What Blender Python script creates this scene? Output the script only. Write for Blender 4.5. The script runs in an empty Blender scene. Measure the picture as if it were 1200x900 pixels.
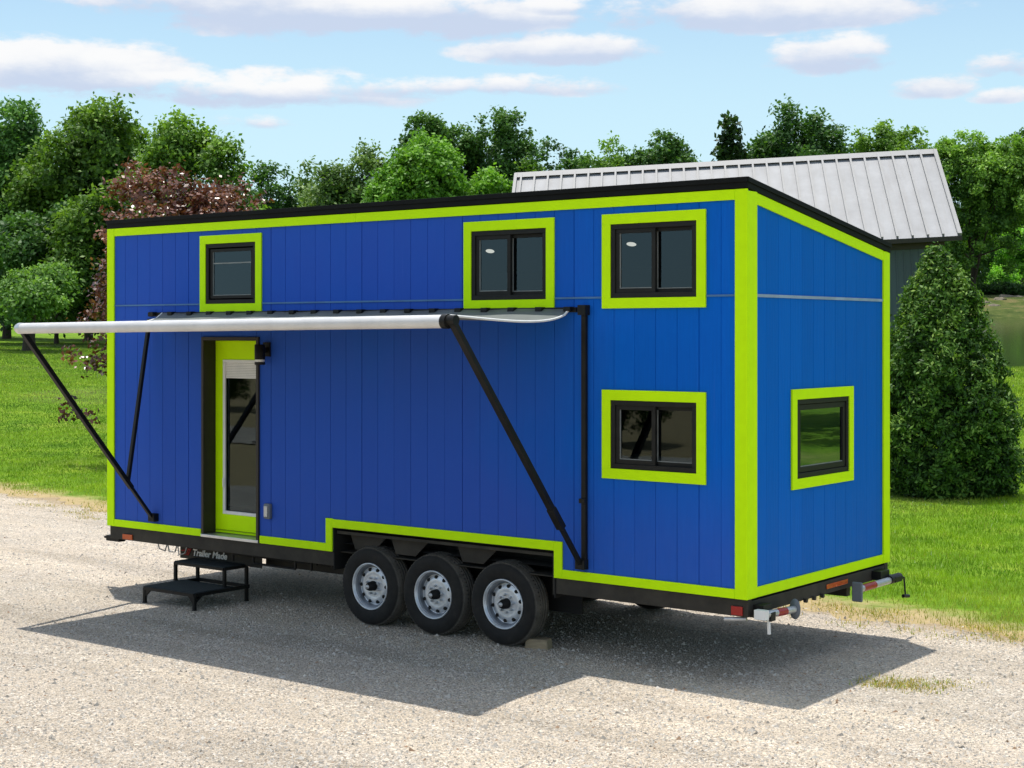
import bpy, bmesh, math, random
import numpy as np
from mathutils import Vector, Matrix

random.seed(7)
rng = np.random.default_rng(11)
scene = bpy.context.scene
COL = scene.collection
PI = math.pi

# ------------------------------------------------------------------ world frame
# trailer: near corner at the origin, long wall along -x (y = 0), end wall along +y (x = 0)
CAM = np.array([6.096, -10.842, 2.748])
YAW = 0.659
FW = np.array([-math.sin(YAW), math.cos(YAW)])
RT = np.array([math.cos(YAW), math.sin(YAW)])
FPX = 1853.0

def at(R, D):
    """point on the plan R metres right of and D metres ahead of the viewpoint"""
    p = CAM[:2] + FW * D + RT * R
    return float(p[0]), float(p[1])

# ------------------------------------------------------------------ node helpers
def new_mat(name):
    m = bpy.data.materials.new(name)
    m.use_nodes = True
    nt = m.node_tree
    for n in list(nt.nodes):
        nt.nodes.remove(n)
    out = nt.nodes.new('ShaderNodeOutputMaterial')
    return m, nt, out

def N(nt, typ, ins=None, **props):
    n = nt.nodes.new(typ)
    for k, v in props.items():
        setattr(n, k, v)
    if ins:
        for k, v in ins.items():
            s = n.inputs[k]
            if isinstance(v, bpy.types.NodeSocket):
                nt.links.new(v, s)
            else:
                s.default_value = v
    return n

def math_n(nt, op, a, b=None, clamp=False):
    n = nt.nodes.new('ShaderNodeMath'); n.operation = op; n.use_clamp = clamp
    for i, v in enumerate((a, b)):
        if v is None: continue
        if isinstance(v, bpy.types.NodeSocket): nt.links.new(v, n.inputs[i])
        else: n.inputs[i].default_value = v
    return n.outputs[0]

def mixc(nt, fac, a, b, mode='MIX'):
    n = nt.nodes.new('ShaderNodeMix'); n.data_type = 'RGBA'; n.blend_type = mode
    for i, v in ((0, fac), (6, a), (7, b)):
        if isinstance(v, bpy.types.NodeSocket): nt.links.new(v, n.inputs[i])
        elif i == 0: n.inputs[0].default_value = v
        else: n.inputs[i].default_value = (*v[:3], 1)
    return n.outputs[2]

def ramp(nt, fac, stops, interp='LINEAR'):
    n = nt.nodes.new('ShaderNodeValToRGB')
    n.color_ramp.interpolation = interp
    el = n.color_ramp.elements
    while len(el) < len(stops): el.new(0.5)
    for e, (p, c) in zip(el, stops):
        e.position = p
        e.color = (*c, 1) if hasattr(c, '__len__') else (c, c, c, 1)
    nt.links.new(fac, n.inputs[0])
    return n.outputs[0]

def smooth(nt, x, a, b):
    n = nt.nodes.new('ShaderNodeMapRange'); n.interpolation_type = 'SMOOTHSTEP'
    nt.links.new(x, n.inputs[0])
    n.inputs[1].default_value = a; n.inputs[2].default_value = b
    return n.outputs[0]

def noise(nt, vec, scale, detail=4, rough=0.55):
    return N(nt, 'ShaderNodeTexNoise', {'Vector': vec, 'Scale': scale, 'Detail': detail, 'Roughness': rough}).outputs['Fac']

def paint(name, color, rough=0.5, var=0.12, scale=6.0, metallic=0.0, bump=0.0, bscale=60.0, spec=0.4, stretch=(1, 1, 1)):
    m, nt, out = new_mat(name)
    tc = N(nt, 'ShaderNodeTexCoord').outputs['Object']
    mp = N(nt, 'ShaderNodeMapping', {'Vector': tc, 'Scale': stretch}).outputs[0]
    f = noise(nt, mp, scale, 5, 0.6)
    dark = tuple(c * (1 - var) for c in color); lite = tuple(min(1, c * (1 + var)) for c in color)
    c = ramp(nt, f, [(0.3, dark), (0.7, lite)])
    r = math_n(nt, 'MULTIPLY_ADD', f, 0.15); r.node.inputs[2].default_value = rough - 0.07
    b = N(nt, 'ShaderNodeBsdfPrincipled', {'Base Color': c, 'Roughness': r, 'Metallic': metallic, 'Specular IOR Level': spec})
    if bump:
        f2 = noise(nt, mp, bscale, 4, 0.6)
        bp = N(nt, 'ShaderNodeBump', {'Height': f2, 'Strength': bump, 'Distance': 0.01})
        nt.links.new(bp.outputs[0], b.inputs['Normal'])
    nt.links.new(b.outputs[0], out.inputs[0])
    return m

def emis(name, color, s):
    m, nt, out = new_mat(name)
    e = N(nt, 'ShaderNodeEmission', {'Color': (*color, 1), 'Strength': s})
    nt.links.new(e.outputs[0], out.inputs[0])
    return m

def attr_foliage(name, transl=0.35, rough=0.55, spec=0.3):
    m, nt, out = new_mat(name)
    a = N(nt, 'ShaderNodeAttribute', attribute_name='Col').outputs['Color']
    b = N(nt, 'ShaderNodeBsdfPrincipled', {'Base Color': a, 'Roughness': rough, 'Specular IOR Level': spec})
    tcol = mixc(nt, 1.0, a, (1.15, 1.25, 0.45), 'MULTIPLY')
    t = N(nt, 'ShaderNodeBsdfTranslucent', {'Color': tcol})
    mx = N(nt, 'ShaderNodeMixShader', {0: transl, 1: b.outputs[0], 2: t.outputs[0]})
    nt.links.new(mx.outputs[0], out.inputs[0])
    return m

# ------------------------------------------------------------------ materials
def siding_mat(name, axis, gain, violet):
    m, nt, out = new_mat(name)
    tc = N(nt, 'ShaderNodeTexCoord').outputs['Object']
    mp = N(nt, 'ShaderNodeMapping', {'Vector': tc, 'Scale': (14, 14, 0.7)}).outputs[0]
    g = noise(nt, mp, 4.0, 6, 0.65)
    big = noise(nt, tc, 0.9, 3, 0.5)
    c = ramp(nt, g, [(0.25, (0.001, 0.100, 0.475)), (0.75, (0.001, 0.130, 0.57))])
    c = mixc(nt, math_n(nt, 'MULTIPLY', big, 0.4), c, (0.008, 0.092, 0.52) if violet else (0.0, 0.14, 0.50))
    sep0 = N(nt, 'ShaderNodeSeparateXYZ', {0: tc})
    brd = math_n(nt, 'FLOOR', math_n(nt, 'DIVIDE', math_n(nt, 'ADD', sep0.outputs[axis], 7.74 if axis == 0 else -.12), .2032))
    wn = N(nt, 'ShaderNodeTexWhiteNoise', {'W': brd}, noise_dimensions='1D').outputs['Value']
    pn = N(nt, 'ShaderNodeTexWhiteNoise', {'W': math_n(nt, 'FLOOR', math_n(nt, 'DIVIDE', brd, 6.0))}, noise_dimensions='1D').outputs['Value']
    v = math_n(nt, 'ADD', math_n(nt, 'MULTIPLY', wn, .10), math_n(nt, 'MULTIPLY', pn, .10))
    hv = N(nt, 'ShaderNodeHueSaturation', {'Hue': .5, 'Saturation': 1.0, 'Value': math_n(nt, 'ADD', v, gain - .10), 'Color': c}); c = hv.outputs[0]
    if violet:
        vx = math_n(nt, 'ADD', smooth(nt, sep0.outputs[0], -1.0, -3.2), math_n(nt, 'MULTIPLY', math_n(nt, 'SUBTRACT', noise(nt, tc, .55, 4, .6), .5), 1.2), True)
        vx = math_n(nt, 'ADD', vx, math_n(nt, 'MULTIPLY', smooth(nt, sep0.outputs[2], 1.9, .9), .6), True)
        c = mixc(nt, math_n(nt, 'MULTIPLY', vx, .75), c, (0.036, 0.090, 0.47))
    # fine scratches and chalky streaks running down the boards
    st_ = noise(nt, N(nt, 'ShaderNodeMapping', {'Vector': tc, 'Scale': (9, 9, .35)}).outputs[0], 2.2, 6, .7)
    c = mixc(nt, math_n(nt, 'MULTIPLY', smooth(nt, st_, .58, .80), .16), c, (0.10, 0.17, 0.60))
    # dust creeping up from the wheels and the road
    sep = N(nt, 'ShaderNodeSeparateXYZ', {0: tc}).outputs[2]
    low = smooth(nt, sep, 1.9, 0.6)
    c = mixc(nt, math_n(nt, 'MULTIPLY', math_n(nt, 'MULTIPLY', low, noise(nt, tc, 7, 5, 0.7)), 0.10), c, (0.22, 0.19, 0.24))
    r = math_n(nt, 'MULTIPLY_ADD', g, 0.2); r.node.inputs[2].default_value = 0.42
    b = N(nt, 'ShaderNodeBsdfPrincipled', {'Base Color': c, 'Roughness': r, 'Specular IOR Level': 0.05})
    bp = N(nt, 'ShaderNodeBump', {'Height': g, 'Strength': 0.35, 'Distance': 0.006})
    nt.links.new(bp.outputs[0], b.inputs['Normal'])
    nt.links.new(b.outputs[0], out.inputs[0])
    return m

M = {}
M['siding'] = siding_mat('blue_siding_paint', 0, 1.04, True)
M['siding_end_lit'] = siding_mat('blue_siding_end_lit', 1, 1.06, False)  # same blue paint, with light from lawn and sky mixed into the colour
M['lime'] = paint('lime_trim_paint', (0.59, 0.965, 0.002), 0.55, 0.03, 3, bump=0.10, bscale=9, stretch=(3, 3, 3), spec=0.1)
M['black'] = paint('black_metal', (0.011, 0.011, 0.011), 0.45, 0.35, 8, spec=.2)
M['roof'] = paint('black_roof_metal', (0.006, 0.007, 0.007), 0.6, 0.35, 5, spec=.12)
M['frame'] = paint('window_frame_vinyl', (0.014, 0.014, 0.013), 0.5, 0.25, 10, spec=0.2)
M['gasket'] = paint('window_bead', (0.22, 0.23, 0.22), 0.4, 0.2, 10)
M['chassis'] = paint('chassis_steel', (0.030, 0.026, 0.020), 0.7, 0.55, 4, bump=0.1)
M['darkliner'] = paint('underbody', (0.010, 0.010, 0.010), 0.8, 0.3, 6)
M['flash'] = paint('seam_flashing', (0.06, 0.17, 0.36), 0.5, 0.2, 4)
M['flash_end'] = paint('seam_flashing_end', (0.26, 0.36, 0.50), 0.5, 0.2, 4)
M['alu'] = paint('aluminium', (0.62, 0.63, 0.64), 0.35, 0.12, 9, metallic=0.7)
M['roller'] = paint('white_roller', (0.62, 0.62, 0.63), 0.45, 0.08, 5)
M['canvas'] = paint('awning_canvas', (0.15, 0.165, 0.16), 0.8, 0.12, 7, bump=0.15)
M['hem'] = paint('awning_hem', (0.78, 0.78, 0.78), 0.6, 0.06, 7)
M['grey'] = paint('grey_plastic', (0.16, 0.18, 0.21), 0.5, 0.1, 9)
M['white'] = paint('white_plastic', (0.78, 0.78, 0.77), 0.45, 0.05, 9)
M['bronze'] = paint('door_casing', (0.022, 0.018, 0.014), 0.5, 0.25, 8)
M['red'] = paint('red_lens', (0.34, 0.016, 0.012), 0.35, 0.15, 12)
M['orange'] = paint('amber_lens', (0.50, 0.09, 0.02), 0.25, 0.15, 12)
M['zinc'] = paint('zinc_plate', (0.50, 0.51, 0.52), 0.4, 0.15, 20, metallic=0.6)
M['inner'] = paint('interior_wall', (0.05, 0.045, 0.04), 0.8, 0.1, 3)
M['counter'] = paint('pale_counter', (0.75, 0.72, 0.66), 0.5, 0.08, 6)
M['bulb'] = emis('lit_bulb', (1.0, 0.93, 0.80), 1.5)
M['wood'] = paint('chock_wood', (0.32, 0.25, 0.16), 0.8, 0.3, 9, bump=0.3, bscale=25, stretch=(1, 6, 6))
M['bark'] = paint('bark', (0.060, 0.046, 0.034), 0.9, 0.45, 5, bump=0.6, bscale=9, stretch=(3, 3, 0.6))
M['steelbarn'] = paint('barn_wall_steel', (0.050, 0.075, 0.10), 0.5, 0.15, 1.2, stretch=(1, 1, .3))
M['rock'] = paint('bank_rock', (0.20, 0.17, 0.12), 0.9, 0.35, 2.5, bump=0.5, bscale=7)
M['leaf'] = attr_foliage('leaf', 0.30)
M['conifer'] = attr_foliage('conifer_leaf', 0.18, 0.6)
M['copper'] = attr_foliage('copper_leaf', 0.15, 0.33, 0.6)
M['grass'] = attr_foliage('grass_blade', 0.35)

def tyre_mat():
    m, nt, out = new_mat('tyre_rubber')
    tc = N(nt, 'ShaderNodeTexCoord').outputs['Object']
    f = noise(nt, tc, 9, 6, 0.65)
    c = ramp(nt, f, [(0.35, (0.010, 0.010, 0.010)), (0.62, (0.018, 0.017, 0.016)), (0.85, (0.05, 0.045, 0.04))])
    sp = N(nt, 'ShaderNodeSeparateXYZ', {0: tc})
    rad = math_n(nt, 'SQRT', math_n(nt, 'ADD', math_n(nt, 'MULTIPLY', sp.outputs[0], sp.outputs[0]), math_n(nt, 'MULTIPLY', sp.outputs[2], sp.outputs[2])))
    c = mixc(nt, math_n(nt, 'MULTIPLY', smooth(nt, rad, .345, .362), math_n(nt, 'MULTIPLY', f, 1.6), True), c, (0.12, 0.11, 0.095))
    b = N(nt, 'ShaderNodeBsdfPrincipled', {'Base Color': c, 'Roughness': 0.72, 'Specular IOR Level': 0.3})
    bp = N(nt, 'ShaderNodeBump', {'Height': noise(nt, tc, 70, 3), 'Strength': 0.25, 'Distance': 0.005})
    nt.links.new(bp.outputs[0], b.inputs['Normal'])
    nt.links.new(b.outputs[0], out.inputs[0])
    return m
M['tyre'] = tyre_mat()
M['barrel_shade'] = paint('rim_barrel_shade', (0.20, 0.22, 0.25), 0.45, 0.25, 9, metallic=0.4)
M['rim'] = paint('rim_silver', (0.66, 0.70, 0.75), 0.35, 0.2, 10, metallic=0.5)

def glass_mat(name, tint, refl):
    m, nt, out = new_mat(name)
    lw = N(nt, 'ShaderNodeFresnel', {'IOR': 1.5}).outputs[0]
    f = math_n(nt, 'MULTIPLY_ADD', lw, 1.15, True); f.node.inputs[2].default_value = refl
    tr = N(nt, 'ShaderNodeBsdfTransparent', {'Color': (*tint, 1)})
    gl = N(nt, 'ShaderNodeBsdfGlossy', {'Color': (0.70, 0.88, 1, 1), 'Roughness': 0.015})
    tc = N(nt, 'ShaderNodeTexCoord').outputs['Object']
    bp = N(nt, 'ShaderNodeBump', {'Height': noise(nt, tc, 2.2, 2), 'Strength': 0.02, 'Distance': 0.02})
    nt.links.new(bp.outputs[0], gl.inputs['Normal'])
    mx = N(nt, 'ShaderNodeMixShader', {0: f, 1: tr.outputs[0], 2: gl.outputs[0]})
    nt.links.new(mx.outputs[0], out.inputs[0])
    return m
M['glass_end'] = glass_mat('end_window_glass', (0.25, 0.27, 0.25), 0.17)
M['glass'] = glass_mat('window_glass', (0.40, 0.44, 0.46), 0.01)

def barn_roof_mat():
    m, nt, out = new_mat('barn_roof_steel')
    tc = N(nt, 'ShaderNodeTexCoord').outputs['Object']
    f = noise(nt, tc, 1.4, 6, 0.65)
    st = N(nt, 'ShaderNodeMapping', {'Vector': tc, 'Scale': (3.0, 0.35, 0.35)}).outputs[0]
    f2 = noise(nt, st, 2.0, 5, 0.6)
    c = ramp(nt, f, [(0.3, (0.245, 0.252, 0.268)), (0.7, (0.325, 0.335, 0.355))])
    c = mixc(nt, math_n(nt, 'MULTIPLY', smooth(nt, f2, 0.5, 0.8), 0.35), c, (0.22, 0.205, 0.195))
    b = N(nt, 'ShaderNodeBsdfPrincipled', {'Base Color': c, 'Roughness': 0.6, 'Metallic': 0.0})
    nt.links.new(b.outputs[0], out.inputs[0])
    return m
M['barnroof'] = barn_roof_mat()
M['barnrib'] = paint('barn_roof_rib', (0.26, 0.262, 0.268), 0.55, 0.15, 4)

EDGE_A, EDGE_B = 3.32, -0.105          # lawn edge: y = A + B x

def gravel_mat():
    m, nt, out = new_mat('gravel')
    pos = N(nt, 'ShaderNodeNewGeometry').outputs['Position']
    v1 = N(nt, 'ShaderNodeTexVoronoi', {'Vector': pos, 'Scale': 55.0, 'Randomness': 1.0})
    v2 = N(nt, 'ShaderNodeTexVoronoi', {'Vector': pos, 'Scale': 120.0, 'Randomness': 1.0})
    h = N(nt, 'ShaderNodeSeparateColor', {0: v1.outputs['Color']}).outputs[0]
    h2 = N(nt, 'ShaderNodeSeparateColor', {0: v2.outputs['Color']}).outputs[1]
    c1 = ramp(nt, h, [(0.0, (0.20, 0.18, 0.16)), (0.3, (0.31, 0.285, 0.255)), (0.7, (0.40, 0.375, 0.345)), (1.0, (0.54, 0.52, 0.49))])
    c2 = ramp(nt, h2, [(0.0, (0.23, 0.21, 0.18)), (0.5, (0.35, 0.32, 0.285)), (1.0, (0.46, 0.43, 0.39))])
    big = noise(nt, pos, 0.55, 6, 0.62)
    c = mixc(nt, smooth(nt, noise(nt, pos, 2.3, 5, 0.7), 0.38, 0.62), c1, c2)
    fines = smooth(nt, big, 0.50, 0.70)
    c = mixc(nt, math_n(nt, 'MULTIPLY', fines, 0.7), c, (0.40, 0.365, 0.325))
    tint = ramp(nt, noise(nt, pos, 0.23, 4, 0.6), [(0.3, (0.98, 0.955, 0.93)), (0.7, (1.14, 1.08, 1.01))])
    c = mixc(nt, 1.0, c, tint, 'MULTIPLY')
    c = mixc(nt, 1.0, c, (1.52, 1.475, 1.39), 'MULTIPLY')
    spk = N(nt, 'ShaderNodeTexVoronoi', {'Vector': pos, 'Scale': 80.0}).outputs['Color']
    spk = N(nt, 'ShaderNodeSeparateColor', {0: spk}).outputs[2]
    c = mixc(nt, 1.0, c, ramp(nt, spk, [(0.0, (.38, .38, .38)), (.12, (.75, .75, .75)), (.5, (1.0, 1.0, 1.0)), (.85, (1.1, 1.1, 1.1)), (1.0, (1.38, 1.38, 1.36))]), 'MULTIPLY')
    trk = noise(nt, N(nt, 'ShaderNodeMapping', {'Vector': pos, 'Rotation': (0, 0, .10), 'Scale': (.10, 1.35, 1)}).outputs[0], 1.0, 5, .62)
    c = mixc(nt, math_n(nt, 'MULTIPLY', smooth(nt, trk, .50, .64), 1.0), c, mixc(nt, 1.0, c, (1.13, 1.125, 1.11), 'MULTIPLY'))
    c = mixc(nt, math_n(nt, 'MULTIPLY', smooth(nt, trk, .48, .34), 1.0), c, mixc(nt, 1.0, c, (.78, .775, .76), 'MULTIPLY'))
    sx = N(nt, 'ShaderNodeSeparateXYZ', {0: pos})
    # thin dead grass where the lot fades into the lawn
    line = math_n(nt, 'SUBTRACT', sx.outputs[1], math_n(nt, 'MULTIPLY_ADD', sx.outputs[0], EDGE_B))
    line.node.inputs[1].links[0].from_node.inputs[2].default_value = EDGE_A
    near = smooth(nt, math_n(nt, 'ADD', line, math_n(nt, 'MULTIPLY', noise(nt, pos, 1.3, 6, 0.65), 1.3)), 0.15, 0.75)
    c = mixc(nt, math_n(nt, 'MULTIPLY', near, 0.75), c, (0.36, 0.26, 0.13))
    b = N(nt, 'ShaderNodeBsdfPrincipled', {'Base Color': c, 'Roughness': 0.9, 'Specular IOR Level': 0.2})
    hh = math_n(nt, 'ADD', v1.outputs['Distance'], math_n(nt, 'MULTIPLY', v2.outputs['Distance'], 0.5))
    bp = N(nt, 'ShaderNodeBump', {'Height': hh, 'Strength': 0.8, 'Distance': 0.02}, invert=True)
    bp2 = N(nt, 'ShaderNodeBump', {'Height': big, 'Strength': 0.4, 'Distance': 0.08, 'Normal': bp.outputs[0]})
    nt.links.new(bp2.outputs[0], b.inputs['Normal'])
    nt.links.new(b.outputs[0], out.inputs[0])
    return m
M['gravel'] = gravel_mat()

def lawn_mat():
    m, nt, out = new_mat('lawn')
    pos = N(nt, 'ShaderNodeNewGeometry').outputs['Position']
    big = noise(nt, pos, 0.16, 5, 0.6)
    mid = noise(nt, pos, 0.9, 6, 0.7)
    fine = noise(nt, pos, 14, 4, 0.7)
    c = ramp(nt, mid, [(0.3, (0.075, 0.165, 0.010)), (0.5, (0.145, 0.265, 0.016)), (0.72, (0.26, 0.36, 0.032))])
    c = mixc(nt, smooth(nt, big, 0.55, 0.72), c, (0.27, 0.29, 0.07))
    c = mixc(nt, math_n(nt, 'MULTIPLY', smooth(nt, fine, 0.45, 0.75), 0.5), c, (0.035, 0.08, 0.008))
    sx = N(nt, 'ShaderNodeSeparateXYZ', {0: pos})
    line = math_n(nt, 'SUBTRACT', sx.outputs[1], math_n(nt, 'MULTIPLY_ADD', sx.outputs[0], EDGE_B))
    line.node.inputs[1].links[0].from_node.inputs[2].default_value = EDGE_A
    dry = smooth(nt, math_n(nt, 'SUBTRACT', line, math_n(nt, 'MULTIPLY', noise(nt, pos, 0.9, 6, 0.7), 2.4)), -0.1, -0.9)
    c = mixc(nt, math_n(nt, 'MULTIPLY', dry, .85), c, mixc(nt, noise(nt, pos, 3.5, 5, .7), (0.34, 0.24, 0.12), (0.62, 0.45, 0.28)))
    b = N(nt, 'ShaderNodeBsdfPrincipled', {'Base Color': c, 'Roughness': 0.95, 'Specular IOR Level': 0.1})
    bp = N(nt, 'ShaderNodeBump', {'Height': fine, 'Strength': 0.7, 'Distance': 0.05})
    nt.links.new(bp.outputs[0], b.inputs['Normal'])
    nt.links.new(b.outputs[0], out.inputs[0])
    return m
M['lawn'] = lawn_mat()

def water_mat():
    m, nt, out = new_mat('pond_water')
    pos = N(nt, 'ShaderNodeNewGeometry').outputs['Position']
    b = N(nt, 'ShaderNodeBsdfPrincipled', {'Base Color': (0.040, 0.062, 0.018, 1), 'Roughness': 0.10, 'IOR': 1.33, 'Specular IOR Level': 0.35})
    bp = N(nt, 'ShaderNodeBump', {'Height': noise(nt, pos, 1.6, 3), 'Strength': 0.015, 'Distance': 0.05})
    nt.links.new(bp.outputs[0], b.inputs['Normal'])
    nt.links.new(b.outputs[0], out.inputs[0])
    return m
M['water'] = water_mat()

# ------------------------------------------------------------------ mesh builder
class MB:
    def __init__(self): self.v = []; self.f = []; self.s = []
    def add(self, verts, faces, smooth=False):
        o = len(self.v); self.v += [tuple(p) for p in verts]
        for f in faces: self.f.append(tuple(i + o for i in f)); self.s.append(smooth)
        return self
    def box(self, x0, x1, y0, y1, z0, z1, fn=None):
        vs = [(x, y, z) for z in (z0, z1) for y in (y0, y1) for x in (x0, x1)]
        if fn: vs = [fn(*p) for p in vs]
        return self.add(vs, [(0, 2, 3, 1), (4, 5, 7, 6), (0, 1, 5, 4), (2, 6, 7, 3), (0, 4, 6, 2), (1, 3, 7, 5)])
    def bar(self, a, b, w, h=None, up=(0, 0, 1)):
        h = h or w; a = Vector(a); b = Vector(b); d = (b - a).normalized()
        s = d.cross(Vector(up))
        if s.length < 1e-4: s = d.cross(Vector((0, 1, 0)))
        s.normalize(); t = s.cross(d).normalized()
        vs = [p + s * sx * w / 2 + t * sz * h / 2 for p in (a, b) for sx, sz in ((-1, -1), (1, -1), (1, 1), (-1, 1))]
        return self.add(vs, [(0, 1, 2, 3), (7, 6, 5, 4), (0, 4, 5, 1), (1, 5, 6, 2), (2, 6, 7, 3), (3, 7, 4, 0)])
    def tube(self, pts, rad, n=10, caps=True):
        pts = [Vector(p) for p in pts]; rad = rad if hasattr(rad, '__len__') else [rad] * len(pts)
        vs = []; prev = None
        for i, p in enumerate(pts):
            d = (pts[min(i + 1, len(pts) - 1)] - pts[max(i - 1, 0)]).normalized()
            if prev is None:
                s = d.cross(Vector((0, 0, 1)))
                if s.length < 1e-3: s = d.cross(Vector((0, 1, 0)))
            else: s = prev - d * prev.dot(d)
            s.normalize(); prev = s; t = d.cross(s)
            vs += [p + (s * math.cos(a) + t * math.sin(a)) * rad[i] for a in (2 * PI * k / n for k in range(n))]
        fs = [(i * n + k, i * n + (k + 1) % n, (i + 1) * n + (k + 1) % n, (i + 1) * n + k) for i in range(len(pts) - 1) for k in range(n)]
        self.add(vs, fs, True)
        if caps:
            m = len(pts) - 1
            self.add(vs[:n], [tuple(range(n))[::-1]]); self.add(vs[m * n:], [tuple(range(n))])
        return self
    def lathe(self, prof, fn, n=32, smooth=True):
        """prof: (radius, axial) pairs; fn maps (x, axial, z) to a point"""
        vs = [fn(r * math.cos(2 * PI * k / n), a, r * math.sin(2 * PI * k / n)) for r, a in prof for k in range(n)]
        fs = [(i * n + k, i * n + (k + 1) % n, (i + 1) * n + (k + 1) % n, (i + 1) * n + k) for i in range(len(prof) - 1) for k in range(n)]
        return self.add(vs, fs, smooth)
    def build(self, name, mat, parent=None, loc=(0, 0, 0), bevel=0, fixn=True, mats=None):
        me = bpy.data.meshes.new(name)
        me.from_pydata(self.v, [], self.f)
        me.polygons.foreach_set('use_smooth', self.s)
        if fixn:
            bm = bmesh.new(); bm.from_mesh(me)
            bmesh.ops.recalc_face_normals(bm, faces=bm.faces); bm.to_mesh(me); bm.free()
        me.materials.append(mat)
        me.update()
        o = bpy.data.objects.new(name, me); COL.objects.link(o)
        if parent: o.parent = parent
        o.location = loc
        if bevel:
            b = o.modifiers.new('bevel', 'BEVEL'); b.width = bevel; b.segments = 2; b.limit_method = 'ANGLE'
        return o

def tag(o, label=None, cat=None, group=None, kind=None):
    if label: o['label'] = label
    if cat: o['category'] = cat
    if group: o['group'] = group
    if kind: o['kind'] = kind
    return o

def empty(name, loc=(0, 0, 0), parent=None):
    o = bpy.data.objects.new(name, None); COL.objects.link(o); o.location = loc
    o.empty_display_size = 0.2
    if parent: o.parent = parent
    return o

def np_mesh(name, verts, nper, cols, mat, parent=None, smooth=False):
    """loose polygons of nper corners each, one colour per polygon"""
    n = len(verts) // nper
    me = bpy.data.meshes.new(name)
    me.vertices.add(len(verts)); me.vertices.foreach_set('co', verts.astype(np.float32).ravel())
    me.loops.add(len(verts)); me.loops.foreach_set('vertex_index', np.arange(len(verts), dtype=np.int32))
    me.polygons.add(n)
    me.polygons.foreach_set('loop_start', np.arange(0, n * nper, nper, dtype=np.int32))
    me.polygons.foreach_set('loop_total', np.full(n, nper, dtype=np.int32))
    ca = me.color_attributes.new('Col', 'FLOAT_COLOR', 'POINT')
    c4 = np.ones((len(verts), 4), np.float32); c4[:, :3] = np.repeat(cols, nper, axis=0)
    ca.data.foreach_set('color', c4.ravel())
    me.materials.append(mat); me.update(calc_edges=True)
    o = bpy.data.objects.new(name, me); COL.objects.link(o)
    if parent: o.parent = parent
    return o

# ------------------------------------------------------------------ terrain
def sstep(a, b, x):
    t = np.clip((x - a) / (b - a), 0, 1); return t * t * (3 - 2 * t)

def height(x, y):
    x = np.asarray(x, float); y = np.asarray(y, float)
    dx = x - CAM[0]; dy = y - CAM[1]
    D = dx * FW[0] + dy * FW[1]; R = dx * RT[0] + dy * RT[1]
    r = np.hypot(D, R); th = np.degrees(np.arctan2(R, D))
    base = 2.4 * sstep(24, 82, r) + 0.012 * np.maximum(0, r - 82)
    base = base + 0.10 * np.sin(x * .11 + 1) * np.sin(y * .13) * sstep(30, 60, r)
    right = np.interp(r, [22, 30, 50, 59.3, 61, 66, 150, 154, 158, 172, 300, 900], [0, 0.08, 1.05, 1.55, 1.30, 1.0, 2.6, 4.0, 4.75, 6.4, 11, 22])
    w = sstep(9.5, 13.0, th) * (1 - sstep(50, 62, th))
    pad = .011 * np.exp(-((y - .4) / 1.3) ** 2) * sstep(-6, -4.6, x) * (1 - sstep(-2.0, -.8, x))
    return base * (1 - w) + right * w + pad

def hz(x, y): return float(height(x, y))

def bank_mat():
    m, nt, out = new_mat('bank_grass')
    pos = N(nt, 'ShaderNodeNewGeometry').outputs['Position']
    f = noise(nt, pos, .55, 6, .7)
    c = ramp(nt, f, [(.30, (.035, .06, .015)), (.48, (.09, .12, .03)), (.62, (.17, .15, .06)), (.75, (.26, .20, .11))])
    b = N(nt, 'ShaderNodeBsdfPrincipled', {'Base Color': c, 'Roughness': .95, 'Specular IOR Level': .1})
    bp = N(nt, 'ShaderNodeBump', {'Height': noise(nt, pos, 3, 5, .7), 'Strength': .8, 'Distance': .3})
    nt.links.new(bp.outputs[0], b.inputs['Normal']); nt.links.new(b.outputs[0], out.inputs[0])
    return m

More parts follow.
